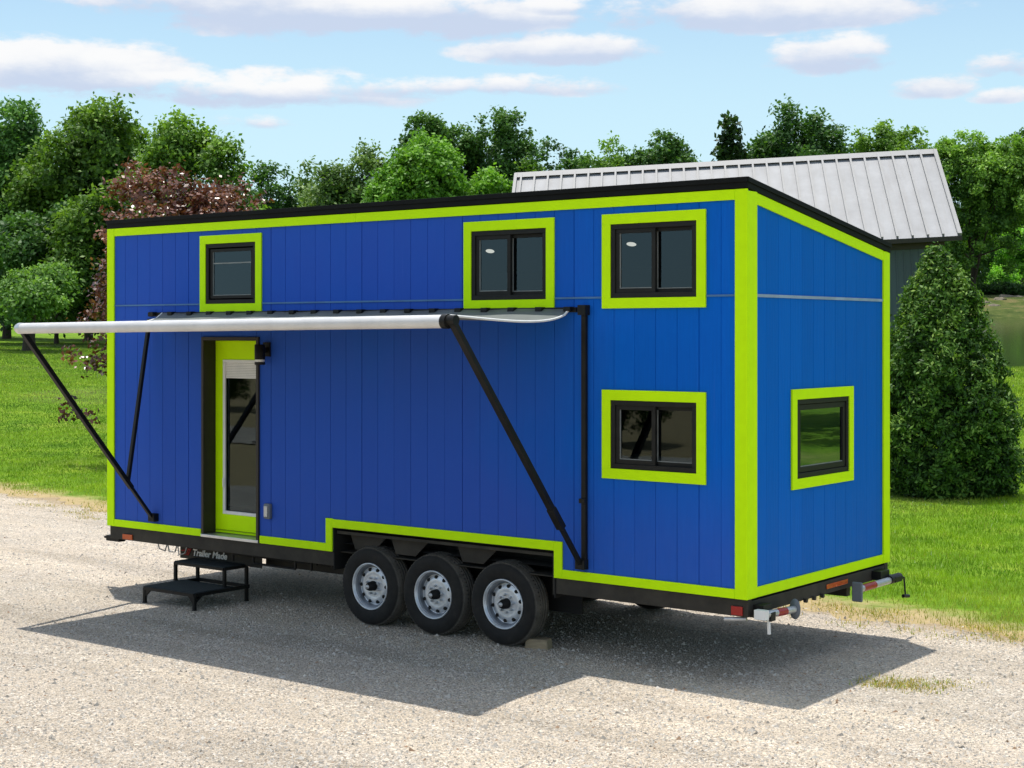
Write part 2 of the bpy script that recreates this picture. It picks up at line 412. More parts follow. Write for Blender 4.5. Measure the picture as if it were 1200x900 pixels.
def make_ground():
    rad = [0.01] + list(np.arange(3, 62, 1.0)) + list(62 * 1.07 ** np.arange(1, 46))
    nth = 300
    ang = np.linspace(0, 2 * PI, nth, endpoint=False)
    V = []
    for r in rad:
        x = CAM[0] + r * np.cos(ang); y = CAM[1] + r * np.sin(ang)
        z = height(x, y)
        V += list(zip(x, y, z - 0.012))
    F = [(i * nth + k, i * nth + (k + 1) % nth, (i + 1) * nth + (k + 1) % nth, (i + 1) * nth + k) for i in range(len(rad) - 1) for k in range(nth)]
    mb = MB(); mb.add(V, F, True)
    tag(mb.build('lawn', M['lawn'], fixn=False), kind='structure')
    # the gravel lot
    xs = np.concatenate([np.arange(-90, -22, 1.0), np.arange(-22, 6, 0.12), np.arange(6, 40, 1.0)])
    ts = np.linspace(0, 1, 40)
    V = []
    for x in xs:
        j = 0.16 * math.sin(x * 1.9) + 0.11 * math.sin(x * 4.7 + 1) + 0.07 * math.sin(x * 11.3) + 0.05 * random.uniform(-1, 1)
        ye = EDGE_A + EDGE_B * x + j
        y_f = -7.6 + .35 * math.sin(x * .9) + .15 * math.sin(x * 3.1) + .03 * x
        yy = y_f + (ye - y_f) * ts
        zz = height(np.full_like(yy, x), yy) + 0.004
        zz = np.where(np.arange(40) == 39, zz - 0.01, zz) 
        V += [(x, a, b) for a, b in zip(yy, zz)]
    n = 40
    F = [(i * n + k, (i + 1) * n + k, (i + 1) * n + k + 1, i * n + k + 1) for i in range(len(xs) - 1) for k in range(n - 1)]
    mb = MB(); mb.add(V, F, True)
    tag(mb.build('gravel_ground', M['gravel'], fixn=False), kind='structure')
    # farm road running behind the viewpoint, beyond a strip of grass
    xs = np.arange(-90, 90, 2.0); V = []
    for x in xs:
        for yy_ in (-18.6, -17.5, -16.4, -15.3):
            V.append((x, yy_, hz(x, yy_) + .02))
    F = [(i * 4 + k, (i + 1) * 4 + k, (i + 1) * 4 + k + 1, i * 4 + k + 1) for i in range(len(xs) - 1) for k in range(3)]
    mb = MB(); mb.add(V, F, True)
    tag(mb.build('farm_road', M['gravel'], fixn=False), kind='structure')
    # rough dry bank on the far side of the pond
    A = np.radians(np.linspace(9.5, 60, 60)); Rr = np.linspace(150, 178, 22); V = []
    for r in Rr:
        for a in A:
            x, y = at(r * math.sin(a), r * math.cos(a)); V.append((x, y, hz(x, y) + .08 + .22 * random.random() * (r > 155)))
    F = [(i * 60 + k, i * 60 + k + 1, (i + 1) * 60 + k + 1, (i + 1) * 60 + k) for i in range(len(Rr) - 1) for k in range(59)]
    mb = MB(); mb.add(V, F, True)
    tag(mb.build('pond_bank', bank_mat(), fixn=False), kind='structure')
    # pond water, a sheet meeting the banks
    pts = []
    def wz(r): return 1.45 + (4.18 - 1.45) * (r - 59) / (154 - 59)
    A = np.radians(np.linspace(8.5, 66, 40)); Rr = np.linspace(57.5, 157, 24)
    for r in Rr:
        for a in A:
            x, y = at(r * math.sin(a), r * math.cos(a)); pts.append((x, y, wz(r)))
    na = len(A)
    F = [(i * na + k, i * na + k + 1, (i + 1) * na + k + 1, (i + 1) * na + k) for i in range(len(Rr) - 1) for k in range(na - 1)]
    mb = MB(); mb.add(pts, F, True)
    tag(mb.build('pond_water', M['water'], fixn=False), kind='structure')
make_ground()

def vnoise(x, y, sc, seed=0, octs=3):
    tot = 0; amp = 1; nrm_ = 0
    for o_ in range(octs):
        tab = np.random.default_rng(seed + o_ * 17).random((256, 256))
        fx, fy = x * sc, y * sc; ix, iy = np.floor(fx).astype(int), np.floor(fy).astype(int)
        tx, ty = fx - ix, fy - iy; tx = tx * tx * (3 - 2 * tx); ty = ty * ty * (3 - 2 * ty)
        g_ = lambda a, b: tab[a % 256, b % 256]
        v = (g_(ix, iy) * (1 - tx) + g_(ix + 1, iy) * tx) * (1 - ty) + (g_(ix, iy + 1) * (1 - tx) + g_(ix + 1, iy + 1) * tx) * ty
        tot = tot + v * amp; nrm_ += amp; amp *= .55; sc *= 2.1
    return tot / nrm_

# ------------------------------------------------------------------ loose stones, grass
def stones(n):
    # pebbles lying on the lot in front of and under the trailer
    D = 8.3 * (27.0 / 8.3) ** rng.random(n); k = rng.uniform(-0.37, 0.37, n)
    x = CAM[0] + FW[0] * D + RT[0] * k * D; y = CAM[1] + FW[1] * D + RT[1] * k * D
    ok = y < EDGE_A + EDGE_B * x - 0.1 + 0.2 * rng.standard_normal(n)
    x, y = x[ok], y[ok]; n = len(x)
    s = np.exp(rng.normal(math.log(0.0075), 0.42, n)).clip(0.0035, 0.024)
    octv = np.array([(1, 0, 0), (0, 1, 0), (-1, 0, 0), (0, -1, 0), (0, 0, 1)], float)
    vv = octv[None] * (1 + 0.35 * rng.standard_normal((n, 5, 3)).clip(-1.4, 1.4)) + 0.22 * rng.standard_normal((n, 5, 3)) * [1, 1, .3]
    vv = vv * s[:, None, None] * np.array([1, 1, 0.75])
    a = rng.uniform(0, 2 * PI, n); ca, sa = np.cos(a)[:, None], np.sin(a)[:, None]
    X = vv[..., 0] * ca - vv[..., 1] * sa * 0.8 + x[:, None]; Y = vv[..., 0] * sa + vv[..., 1] * ca * 0.8 + y[:, None]
    Z = vv[..., 2] + 0.004 + height(x, y)[:, None]
    P = np.stack([X, Y, Z], -1)
    tri = np.array([(0, 1, 4), (1, 2, 4), (2, 3, 4), (3, 0, 4)])
    verts = P[:, tri].reshape(-1, 3)
    tone = rng.beta(4, 4, n)[:, None]
    col = np.array([.24, .22, .19]) * (1 - tone) + np.array([.72, .665, .59]) * tone
    rust = rng.random(n) < 0.02; col[rust] = np.array([.34, .23, .15])
    cols = np.repeat(col, 4, axis=0)
    m, nt, out = new_mat('pebble')
    at_ = N(nt, 'ShaderNodeAttribute', attribute_name='Col').outputs['Color']
    b = N(nt, 'ShaderNodeBsdfPrincipled', {'Base Color': at_, 'Roughness': 0.85, 'Specular IOR Level': 0.2})
    nt.links.new(b.outputs[0], out.inputs[0])
    o = np_mesh('loose_gravel', verts, 3, cols, m)
    tag(o, 'loose grey and tan pebbles scattered over the gravel lot', 'gravel', kind='stuff')
stones(105000)

GV, GC = [], []
def blades(x, y, z, h, w, col, lean=0.45):
    n = len(x)
    a = rng.uniform(0, 2 * PI, n); b = rng.uniform(0, 2 * PI, n)
    l = h * lean * rng.random(n) * 1.6
    dx, dy = np.cos(a) * w, np.sin(a) * w
    tip = np.stack([x + np.cos(b) * l, y + np.sin(b) * l, z + h * np.sqrt(np.clip(1 - (l / h) ** 2 * .6, .2, 1))], -1)
    V = np.stack([np.stack([x - dx, y - dy, z], -1), np.stack([x + dx, y + dy, z], -1), tip], 1)
    GV.append(V.reshape(-1, 3)); GC.append(col)

def lawn_blades(n, D0, D1, k0, k1, h, w, power=1.0):
    D = (D0 ** (2 - power) + rng.random(n) * (D1 ** (2 - power) - D0 ** (2 - power))) ** (1 / (2 - power))
    k = rng.uniform(k0, k1, n)
    x = CAM[0] + FW[0] * D + RT[0] * k * D; y = CAM[1] + FW[1] * D + RT[1] * k * D
    line = y - (EDGE_A + EDGE_B * x)
    jit = 1.5 * (vnoise(x, y, .9, 3) - .5) + 0.9 * (vnoise(x, y, 2.7, 5) - .5) + 0.18 * rng.standard_normal(n)
    dens = np.clip((line - 0.30 + jit * 1.25) / .8, 0.05, 1) * (line > -.25)
    ok = rng.random(n) < dens
    x, y, D, line, jit = x[ok], y[ok], D[ok], line[ok], jit[ok]; n = len(x)
    z = height(x, y) - 0.012
    patch = np.clip((vnoise(x, y, .35, 21) - .5) * 2.6 + .5, 0, 1)
    fine = np.clip((vnoise(x, y, 1.6, 31) - .5) * 2.6 + .5, 0, 1)
    t = np.clip(patch * .5 + fine * .4 + .3 * rng.random(n) - .12, 0, 1)[:, None]
    col = np.array([.080, .200, .007]) * (1 - t) + np.array([.400, .560, .032]) * t
    dryspot = np.clip((vnoise(x, y, .16, 41) - .60) * 7, 0, 1) * (vnoise(x, y, 1.1, 43) * 1.2)
    dry = np.clip(1.1 - (line + jit) / 1.0, 0, 1) * 0.95
    dry = np.maximum(dry, dryspot * .6); dry = np.maximum(dry, (rng.random(n) < .06) * .8)[:, None]
    straw = np.array([.56, .41, .19]) * (0.6 + 0.6 * rng.random(n))[:, None]
    col = col * (1 - dry) + straw * dry
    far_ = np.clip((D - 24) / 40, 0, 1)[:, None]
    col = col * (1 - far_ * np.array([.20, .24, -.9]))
    clover = (rng.random(n) < .010 * (vnoise(x, y, .8, 51) > .48)) & (D < 32); col[clover] = np.array([.75, .75, .68])
    col *= (0.75 + 0.5 * rng.random(n))[:, None]
    hh = h * (0.45 + 0.8 * rng.random(n)) * (1 - .45 * dry[:, 0]) * (.75 + .5 * patch)
    s = np.clip(D / 20, .8, 4)
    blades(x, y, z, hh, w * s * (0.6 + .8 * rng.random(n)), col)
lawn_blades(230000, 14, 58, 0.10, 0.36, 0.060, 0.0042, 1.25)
lawn_blades(26000, 14.5, 24, -0.10, 0.16, 0.07, 0.0038, 1.0)
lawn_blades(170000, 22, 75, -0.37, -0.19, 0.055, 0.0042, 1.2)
def tuft(x0, y0, n, rx, ry, h, straw=.5):
    a = rng.standard_normal((n, 2)).clip(-2.2, 2.2)
    x = x0 + a[:, 0] * rx; y = y0 + a[:, 1] * ry
    t = rng.random(n)[:, None] < straw
    col = np.where(t, np.array([.50, .39, .12]), np.array([.24, .31, .03])) * (0.6 + .8 * rng.random(n))[:, None]
    blades(x, y, np.full(n, .003), h * (.4 + .8 * rng.random(n)), np.full(n, .0045), col, 1.0)
tuft(0.98, 0.80, 620, .17, .13, .045, .6)
tuft(0.78, 0.66, 200, .10, .07, .035, .6)
tuft(1.25, 1.05, 120, .12, .12, .03, .7)
for q in range(30):
    xx = random.uniform(-3.4, 1.6); tuft(xx, EDGE_A + EDGE_B * xx - random.uniform(-.35, .55), random.randint(25, 90), .12, .09, .05, .65)
for q in range(26):
    xx = random.uniform(-21, -11); tuft(xx, EDGE_A + EDGE_B * xx - random.uniform(.1, .9), random.randint(40, 220), .25, .09, .05, .85)
tag(np_mesh('grass', np.concatenate(GV), 3, np.concatenate(GC), M['grass']), 'mown green lawn grass fading to dry straw along the gravel', 'grass', kind='stuff')

# ------------------------------------------------------------------ the tiny house on its trailer
L, W = 7.80, 2.59
ZB, ZT, ZR, ZS = 0.675, 3.874, 3.476, 3.046
def front(a, b, c): return (a, -b, c)            # a along the wall, b outwards, c up
def end(a, b, c): return (b, a, c)
def far(a, b, c): return (a, W + b, c)
def rear(a, b, c): return (-L - b, a, c)
def roof_z(y): return ZT + (ZR - ZT) * y / W

house = empty('tiny_house', (-L / 2, W / 2, 0))
tag(house, 'bright blue tiny house on a triple axle trailer with lime green trim', 'tiny house')
house.location = (0, 0, 0)

def siding(name, fn, a0, a1, ztop, holes, phase=0.0, gd=.006):
    """vertical grooved siding with real grooves and openings"""
    G = 0.011; P = 0.2032
    br = {a0, a1}
    g0 = a0 + phase
    gs = []
    k = math.ceil((a0 - g0) / P)
    while g0 + k * P < a1 - .02:
        g = g0 + k * P
        w = 0.0045 if k % 6 else 0.008
        if g > a0 + .02: gs.append((g, g + w)); br |= {g, g + w}
        k += 1
    for h in holes: br |= {h[0], h[1]}
    xs = sorted(br); mb = MB()
    gr_ = random.Random(len(name) + int(a1 * 10)); gdep = [gd * (1.2 if q - p > .006 else gr_.choice((.35, .55, .8, 1.0))) for p, q in gs]
    def dep(m):
        for (p, q), d_ in zip(gs, gdep):
            if p < m < q: return -d_
        return 0.0
    def zt(a): return ztop(a) if callable(ztop) else ztop
    last = None
    for x0, x1 in zip(xs[:-1], xs[1:]):
        m = (x0 + x1) / 2; b = dep(m)
        segs = [(ZB, None)]
        for h in sorted((h for h in holes if h[0] < m < h[1]), key=lambda h: h[2]):
            z0, _ = segs.pop()
            if h[2] > z0 + 1e-4: segs.append((z0, h[2]))
            segs.append((h[3], None))
        for z0, z1 in segs:
            t0, t1 = (zt(x0), zt(x1)) if z1 is None else (z1, z1)
            mb.add([fn(x0, b, z0), fn(x1, b, z0), fn(x1, b, t1), fn(x0, b, t0)], [(0, 1, 2, 3)])
            if last is not None and last != b:
                mb.add([fn(x0, last, z0), fn(x0, b, z0), fn(x0, b, t0), fn(x0, last, t0)], [(0, 1, 2, 3)])
        last = b
    return mb.build(name, M['siding_end_lit'] if fn in (end, rear) else M['siding'], house, fixn=False)

TR = 0.085       # lime trim board width round the windows
wins_front = [(-6.327, -5.421, 2.962, 3.742, 'hung'), (-2.833, -1.839, 2.954, 3.733, 'slider'),
              (-1.347, -0.352, 2.954, 3.733, 'slider'), (-1.347, -0.352, 1.548, 2.282, 'slider')]
win_end = (0.737, 1.869, 1.470, 2.290, 'fixed')
DOOR = (-6.301, -5.457, 0.675, 2.712)
WELL = (-4.451, -1.839, 0.675, 0.908)
hole = lambda w: (w[0] + TR, w[1] - TR, w[2] + TR, w[3] - TR)
siding('wall', front, -L, 0, ZT, [hole(w) for w in wins_front] + [DOOR, WELL], 0.06)
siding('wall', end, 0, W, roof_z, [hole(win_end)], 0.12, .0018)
siding('wall', far, -L, 0, ZR, [WELL], 0.05)
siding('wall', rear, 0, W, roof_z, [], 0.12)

# seam flashing between upper and lower siding, broken by the windows and posts
for x0, x1 in ((-7.71, -6.33), (-5.418, -2.836), (-1.836, -1.350), (-0.349, -0.09)):
    fl = MB(); fl.box(x0, x1, 0.001, 0.009, ZS - .008, ZS + .008, front)
    fl.build('seam_flashing', M['flash'], house)
fl = MB(); fl.box(0.15, W - .11, 0.001, 0.010, ZS - .012, ZS + .012, end); fl.build('seam_flashing', M['flash_end'], house)

# lime trim
T = 0.019
t = MB()
t.box(-L - .019, -L + .095, 0, T, ZB, ZT, front); t.box(-L - .019, -L - .0005, 0.001, .10, ZB, ZT); t.build('corner_post', M['lime'], house, bevel=.003)
t = MB()
t.box(-.088, .022, 0.0, T, ZB, ZT, front); t.box(.001, .0225, -.0005, .145, ZB, roof_z(.07) - .005); t.build('corner_post', M['lime'], house, bevel=.003)
t = MB()
t.box(W - .11, W + .019, .001, T, ZB, ZR + .012, end); t.box(-.11, 0, .001, T, ZB, ZR, far); t.build('corner_post', M['lime'], house, bevel=.003)
for x0, x1 in ((-L + .097, -4.152), (-4.148, -.09)):
    t = MB(); t.box(x0, x1, .001, T - .002 - (.0008 if x0 < -5 else 0), ZT - .082, ZT, front); t.build('top_trim', M['lime'], house, bevel=.002)
t = MB()
y0, y1 = .147, W - .112
vs = [end(y, b, roof_z(y) - d) for b in (.001, T - .002) for y, d in ((y0, .088), (y1, .088), (y1, 0), (y0, 0))]
t.add(vs, [(0, 1, 2, 3), (4, 7, 6, 5), (0, 4, 5, 1), (1, 5, 6, 2), (2, 6, 7, 3), (3, 7, 4, 0)]); t.build('top_trim', M['lime'], house, bevel=.002)
t = MB(); t.box(-L + .097, DOOR[0] - .012, .001, T - .002, ZB, ZB + .075, front); t.build('base_trim', M['lime'], house, bevel=.002)
t = MB(); t.box(DOOR[1] + .012, -4.537, .001, T - .002, ZB, ZB + .075, front); t.build('base_trim', M['lime'], house, bevel=.002)
t = MB(); t.box(-1.753, -.09, .001, T - .002, ZB, ZB + .075, front); t.build('base_trim', M['lime'], house, bevel=.002)
t = MB(); t.box(.148, W - .113, .001, T - .002, ZB, ZB + .08, end); t.build('base_trim', M['lime'], house, bevel=.002)
t = MB()
t.box(-4.535, -4.451, .001, T, ZB, .99, front); t.box(-1.839, -1.755, .001, T, ZB, .985, front); t.box(-4.4505, -1.8395, .001, T, .905, .985, front)
t.build('wheel_arch_trim', M['lime'], house, bevel=.002)

# roof: black metal slab with drip edge, pitched to the far side
t = MB()
o = .022
def rz(y): return roof_z(y)
vs = [(x, y, rz(y) + h) for x in (-L - .02, .026) for y, h in ((-o, .002), (W + o, .002), (W + o, .080), (-o, .082))]
t.add(vs, [(0, 1, 2, 3), (4, 7, 6, 5), (0, 4, 5, 1), (1, 5, 6, 2), (2, 6, 7, 3), (3, 7, 4, 0)])
rf = t.build('roof', M['roof'], house, bevel=.006)
t = MB()
t.box(-L - .024, .030, o + .001, o + .012, ZT + .052, ZT + .092, front)
vs = [(x, y, rz(y) + h) for x in (.027, .036) for y, h in ((-o, .050), (W + o, .050), (W + o, .090), (-o, .090))]
t.add(vs, [(0, 1, 2, 3), (4, 7, 6, 5), (0, 4, 5, 1), (1, 5, 6, 2), (2, 6, 7, 3), (3, 7, 4, 0)])
t.build('drip_edge', M['roof'], rf, bevel=.002)

# interior shell, so that the glass looks into a real dim room
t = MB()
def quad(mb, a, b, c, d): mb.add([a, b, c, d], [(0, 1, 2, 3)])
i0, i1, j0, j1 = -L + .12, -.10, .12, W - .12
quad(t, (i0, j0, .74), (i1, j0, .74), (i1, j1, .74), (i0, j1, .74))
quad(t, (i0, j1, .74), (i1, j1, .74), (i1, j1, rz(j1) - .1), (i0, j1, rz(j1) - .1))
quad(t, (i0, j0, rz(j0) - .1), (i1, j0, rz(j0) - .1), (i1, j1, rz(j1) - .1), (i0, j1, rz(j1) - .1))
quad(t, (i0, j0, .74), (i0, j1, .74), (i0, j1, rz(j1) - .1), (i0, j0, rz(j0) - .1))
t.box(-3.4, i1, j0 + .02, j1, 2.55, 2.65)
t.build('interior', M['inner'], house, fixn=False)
t = MB(); t.box(-1.45, -.25, .16, .62, 1.64, 1.70); t.box(-1.45, -.25, .60, .66, .9, 1.64)
t.build('countertop', M['counter'], house, bevel=.006)

# windows
def window(fn, w):
    a0, a1, c0, c1, kind = w
    h0, h1, g0, g1 = a0 + TR, a1 - TR, c0 + TR, c1 - TR
    fr = MB(); fw = .042; bo, bi = .010, -.085
    for q in ((h0, h1, g0, g0 + fw), (h0, h1, g1 - fw, g1), (h0, h0 + fw, g0 + fw, g1 - fw), (h1 - fw, h1, g0 + fw, g1 - fw)):
        fr.box(q[0], q[1], bi, bo, q[2], q[3], fn)
    o = fr.build('window', M['frame'], house, bevel=.003)
    tr = MB()
    for q in ((a0, a1, c0, g0), (a0, a1, g1, c1), (a0, h0, g0, g1), (h1, a1, g0, g1)):
        tr.box(q[0], q[1], .001, T, q[2], q[3], fn)
    tr.build('trim', M['lime'], o, bevel=.002)
    p0, p1, r0, r1 = h0 + fw, h1 - fw, g0 + fw, g1 - fw
    def sash(x0, x1, z0, z1, b, sw, bead=True):
        s = MB()
        for q in ((x0, x1, z0, z0 + sw), (x0, x1, z1 - sw, z1), (x0, x0 + sw, z0 + sw, z1 - sw), (x1 - sw, x1, z0 + sw, z1 - sw)):
            s.box(q[0], q[1], b - .03, b, q[2], q[3], fn)
        so = s.build('sash', M['frame'], o, bevel=.002)
        g = MB(); gw = .007
        X0, X1, Z0, Z1 = x0 + sw, x1 - sw, z0 + sw, z1 - sw
        for q in ((X0, X1, Z0, Z0 + gw), (X0, X0 + gw, Z0 + gw, Z1)):
            g.box(q[0], q[1], b - .018, b - .006, q[2], q[3], fn)
        g.build('glazing_bead', M['gasket'], o)
        p = MB(); quad(p, fn(X0, b - .015, Z0), fn(X1, b - .015, Z0), fn(X1, b - .015, Z1), fn(X0, b - .015, Z1))
        p.build('pane', M['glass_end'] if kind == 'fixed' else M['glass'], o, fixn=False)
    if kind == 'slider':
        m = (p0 + p1) / 2 - .01
        sash(p0, m + .025, r0, r1, -.002, .036)
        sash(m - .012, p1, r0, r1, -.034, .030)
    elif kind == 'hung':
        m = r1 - (r1 - r0) * .30
        sash(p0 + .012, p1 - .012, r0 + .012, r1 - .012, -.004, .030)
        s = MB(); s.box(p0 + .04, p1 - .04, -.018, -.012, m - .006, m + .006, fn); s.build('glazing_bar', M['gasket'], o)
    else:
        sash(p0 + .004, p1 - .004, r0 + .004, r1 - .004, -.001, .045)
    return o
for w in wins_front: window(front, w)
window(end, win_end)
# small lamps burning in the lofts
for x, z in ((-2.80, 3.49), (-1.275, 3.50)):
    t = MB(); t.lathe([(0.001, -.012), (.03, -.010), (.042, 0), (.03, .010), (.001, .012)], lambda a, b, c, x=x, z=z: (x + a * 1.2, .32 + b, z + c * .42 + a * -.12), 14)
    t.build('loft_lamp', M['bulb'], house)

# door, set back in a dark casing
d0, d1, e0, e1 = DOOR
t = MB(); cw = .035
rec = .19
t.box(d0, d0 + cw, -rec, .022, e0 + .03, e1, front); t.box(d1 - cw, d1, -rec, .022, e0 + .0, e1, front); t.box(d0 + cw, d1 - cw, -rec, .022, e1 - cw, e1, front)
door = t.build('door', M['bronze'], house, bevel=.003)
t = MB()
l0, l1, m0, m1 = d0 + cw + .003, d1 - cw - .003, e0 + .035, e1 - cw - .003
q0, q1, n0, n1 = l0 + .125, l1 - .125, m0 + .20, m1 - .20
b0, b1 = -rec + .005, -rec + .050
for q in ((l0, l1, m0, n0), (l0, l1, n1, m1), (l0, q0, n0, n1), (q1, l1, n0, n1)): t.box(q[0], q[1], b0, b1, q[2], q[3], front)
leaf = t.build('door_leaf', M['lime'], door, bevel=.003)
t = MB(); lw = .028
for q in ((q0 - .006, q1 + .006, n0 - .006, n0 + lw), (q0 - .006, q1 + .006, n1 - lw, n1 + .006), (q0 - .006, q0 + lw, n0 + lw, n1 - lw), (q1 - lw, q1 + .006, n0 + lw, n1 - lw)):
    t.box(q[0], q[1], b1 - .01, b1 + .010, q[2], q[3], front)
t.build('lite_frame', M['white'], door, bevel=.004)
p = MB(); quad(p, front(q0, b1 - .02, n0), front(q1, b1 - .02, n0), front(q1, b1 - .02, n1), front(q0, b1 - .02, n1)); p.build('glass', M['glass'], door, fixn=False)
t = MB()
for k in range(9): t.box(q0 + lw, q1 - lw, b1 - .018, b1 - .006, n1 - lw - .018 - k * .017, n1 - lw - .003 - k * .017, front)
t.build('blind', M['white'], door)
t = MB(); t.box(q0 + .004, q0 + .022, b1 + .010, b1 + .024, 1.18, 1.27, front); t.build('blind_slider', M['white'], door, bevel=.003)
t = MB(); t.box(l1 - .085, l1 - .045, b1 + .0005, b1 + .008, 1.62, 1.78, front); t.tube([front(l1 - .065, b1, 1.66), front(l1 - .065, b1 + .05, 1.66), front(l1 - .16, b1 + .055, 1.66)], .009, 8)
t.build('handle', M['black'], door)
t = MB(); t.box(d0 + .001, d1 - .001, -rec, .030, e0 - .002, e0 + .028, front); t.build('threshold', M['alu'], door, bevel=.004)

# wall sconce and outlet by the door
t = MB()
sx, sy = -5.345, -.105
t.lathe([(.001, 2.44), (.050, 2.44), (.052, 2.445), (.052, 2.468)], lambda a, b, c: (sx + a, sy + c, b), 20)
t.lathe([(.052, 2.492), (.052, 2.635), (.048, 2.640), (.001, 2.640)], lambda a, b, c: (sx + a, sy + c, b), 20)
t.box(sx - .045, sx + .045, .001, .022, 2.52, 2.66, front); t.box(sx - .02, sx + .02, .02, .07, 2.56, 2.61, front)
sc_ = t.build('wall_lamp', M['black'], house)
t = MB(); t.lathe([(.046, 2.468), (.047, 2.48), (.046, 2.492)], lambda a, b, c: (sx + a, sy + c, b), 20); t.build('lamp_glass', M['white'], sc_)
t = MB(); t.box(-5.362, -5.278, .001, .045, .925, 1.075, front); ol = t.build('outlet_cover', M['grey'], house, bevel=.012)
t = MB(); t.box(-5.345, -5.295, .045, .058, .945, 1.055, front); t.build('outlet_lid', M['zinc'], ol, bevel=.006)

# awning
aw = MB()
aw.box(-7.13, -1.60, .001, .030, 2.925, 2.968, front)
awn = aw.build('awning', M['black'], house, bevel=.004)
ax0, ax1 = -6.94, -1.62
TY, TZ = -1.70, 2.825
def tz(x): return 2.838 + (x + 1.62) * (0.043 / 5.37)
t = MB(); t.tube([(ax0, TY, tz(ax0)), (ax1 - 0.02, TY, tz(ax1))], .051, 24); rl = t.build('roller', M['roller'], awn)
t = MB(); t.tube([(ax1 - .02, TY, tz(ax1)), (ax1 + .03, TY, tz(ax1))], .056, 20); t.tube([(ax1 + .03, TY, tz(ax1)), (ax1 + .10, TY, tz(ax1))], .028, 14)
t.build('roller_end', M['black'], rl)
t = MB(); t.tube([(ax0 - .05, TY, tz(ax0)), (ax0, TY, tz(ax0))], .054, 20); t.build('roller_end', M['alu'], rl)
t = MB(); nx, ny = 48, 22; V = []
for i in range(nx + 1):
    x = ax0 + (ax1 - ax0) * i / nx
    e = min(i, nx - i) / nx
    for j in range(ny + 1):
        s = j / ny; y = -.03 + (TY + .03) * s
        x_ = x + (.05 * (1 - s) if i == nx else (-.05 * (1 - s) if i == 0 else 0)) * -1
        z = 2.955 + (tz(x) + .045 - 2.955) * s - (0.070 + .02 * math.exp(-e * 30)) * math.sin(PI * s ** .55) + .004 * math.sin(x * 8 + s * 3)
        V.append((x_, y, z))
F = [(i * (ny + 1) + j, (i + 1) * (ny + 1) + j, (i + 1) * (ny + 1) + j + 1, i * (ny + 1) + j + 1) for i in range(nx) for j in range(ny)]
t.add(V, F, True); fb = t.build('fabric', M['canvas'], awn, fixn=False)
sd = fb.modifiers.new('thick', 'SOLIDIFY'); sd.thickness = .003
t = MB(); edge = V[-(ny + 1):]; t.tube([(a + .004, b, c) for a, b, c in edge], .010, 8); t.build('fabric_hem', M['hem'], awn)
t = MB(); edge = V[:ny + 1]; t.tube([(a - .004, b, c) for a, b, c in edge], .009, 8); t.build('fabric_hem', M['hem'], awn)
for k in range(19):
    x = -7.03 + k * .298; t = MB(); t.box(x - .035, x + .035, .012, .075, 2.935, 2.972, front)
    t.build('rail_clip', M['black'], awn, bevel=.004)
def channel(mb, a, b, w, h): mb.bar(a, b, w, h, up=(1, 0, 0))
# right arm, thick outer sleeve and thinner inner tube
ar0 = Vector((-1.535, -.05, .815)); ar1 = Vector((ax1 + .065, TY, tz(ax1)))
t = MB(); channel(t, ar0.lerp(ar1, .17), ar1, .045, .058); channel(t, ar0, ar0.lerp(ar1, .30), .032, .042); channel(t, ar0.lerp(ar1, .165), ar0.lerp(ar1, .25), .056, .07)
arm = t.build('arm', M['black'], awn, bevel=.004)
t = MB(); t.box(ar0.x - .05, ar0.x + .045, .001, .07, .775, .86, front); t.build('arm_bracket', M['black'], arm, bevel=.006)
t = MB(); t.tube([ar1 + Vector((-.05, 0, .01)), ar1 + Vector((.04, 0, .01))], .04, 14); t.build('arm_head', M['black'], arm)
t = MB(); channel(t, (-1.515, -.028, .83), (-1.515, -.028, 2.93), .036, .045); t.box(-1.545, -1.485, .045, .07, 1.33, 1.37, front)
t.box(-1.555, -1.475, .001, .075, 2.90, 2.985, front)
t.build('wall_channel', M['black'], awn, bevel=.004)
al0 = Vector((-7.03, -.05, .815)); al1 = Vector((ax0 - .035, TY, tz(ax0)))
t = MB(); channel(t, al0.lerp(al1, .17), al1, .045, .055); channel(t, al0, al0.lerp(al1, .30), .032, .042)
arm = t.build('arm', M['black'], awn, bevel=.004)
t = MB(); t.box(al0.x - .05, al0.x + .045, .001, .07, .775, .86, front); t.build('arm_bracket', M['black'], arm, bevel=.006)
t = MB(); t.tube([al1 + Vector((-.04, 0, .0)), al1 + Vector((.03, 0, .0))], .045, 14); t.build('arm_head', M['zinc'], arm)
t = MB(); channel(t, al0.lerp(al1, .20), (-7.06, -.06, 2.90), .034, .042); t.build('strut', M['black'], awn, bevel=.004)

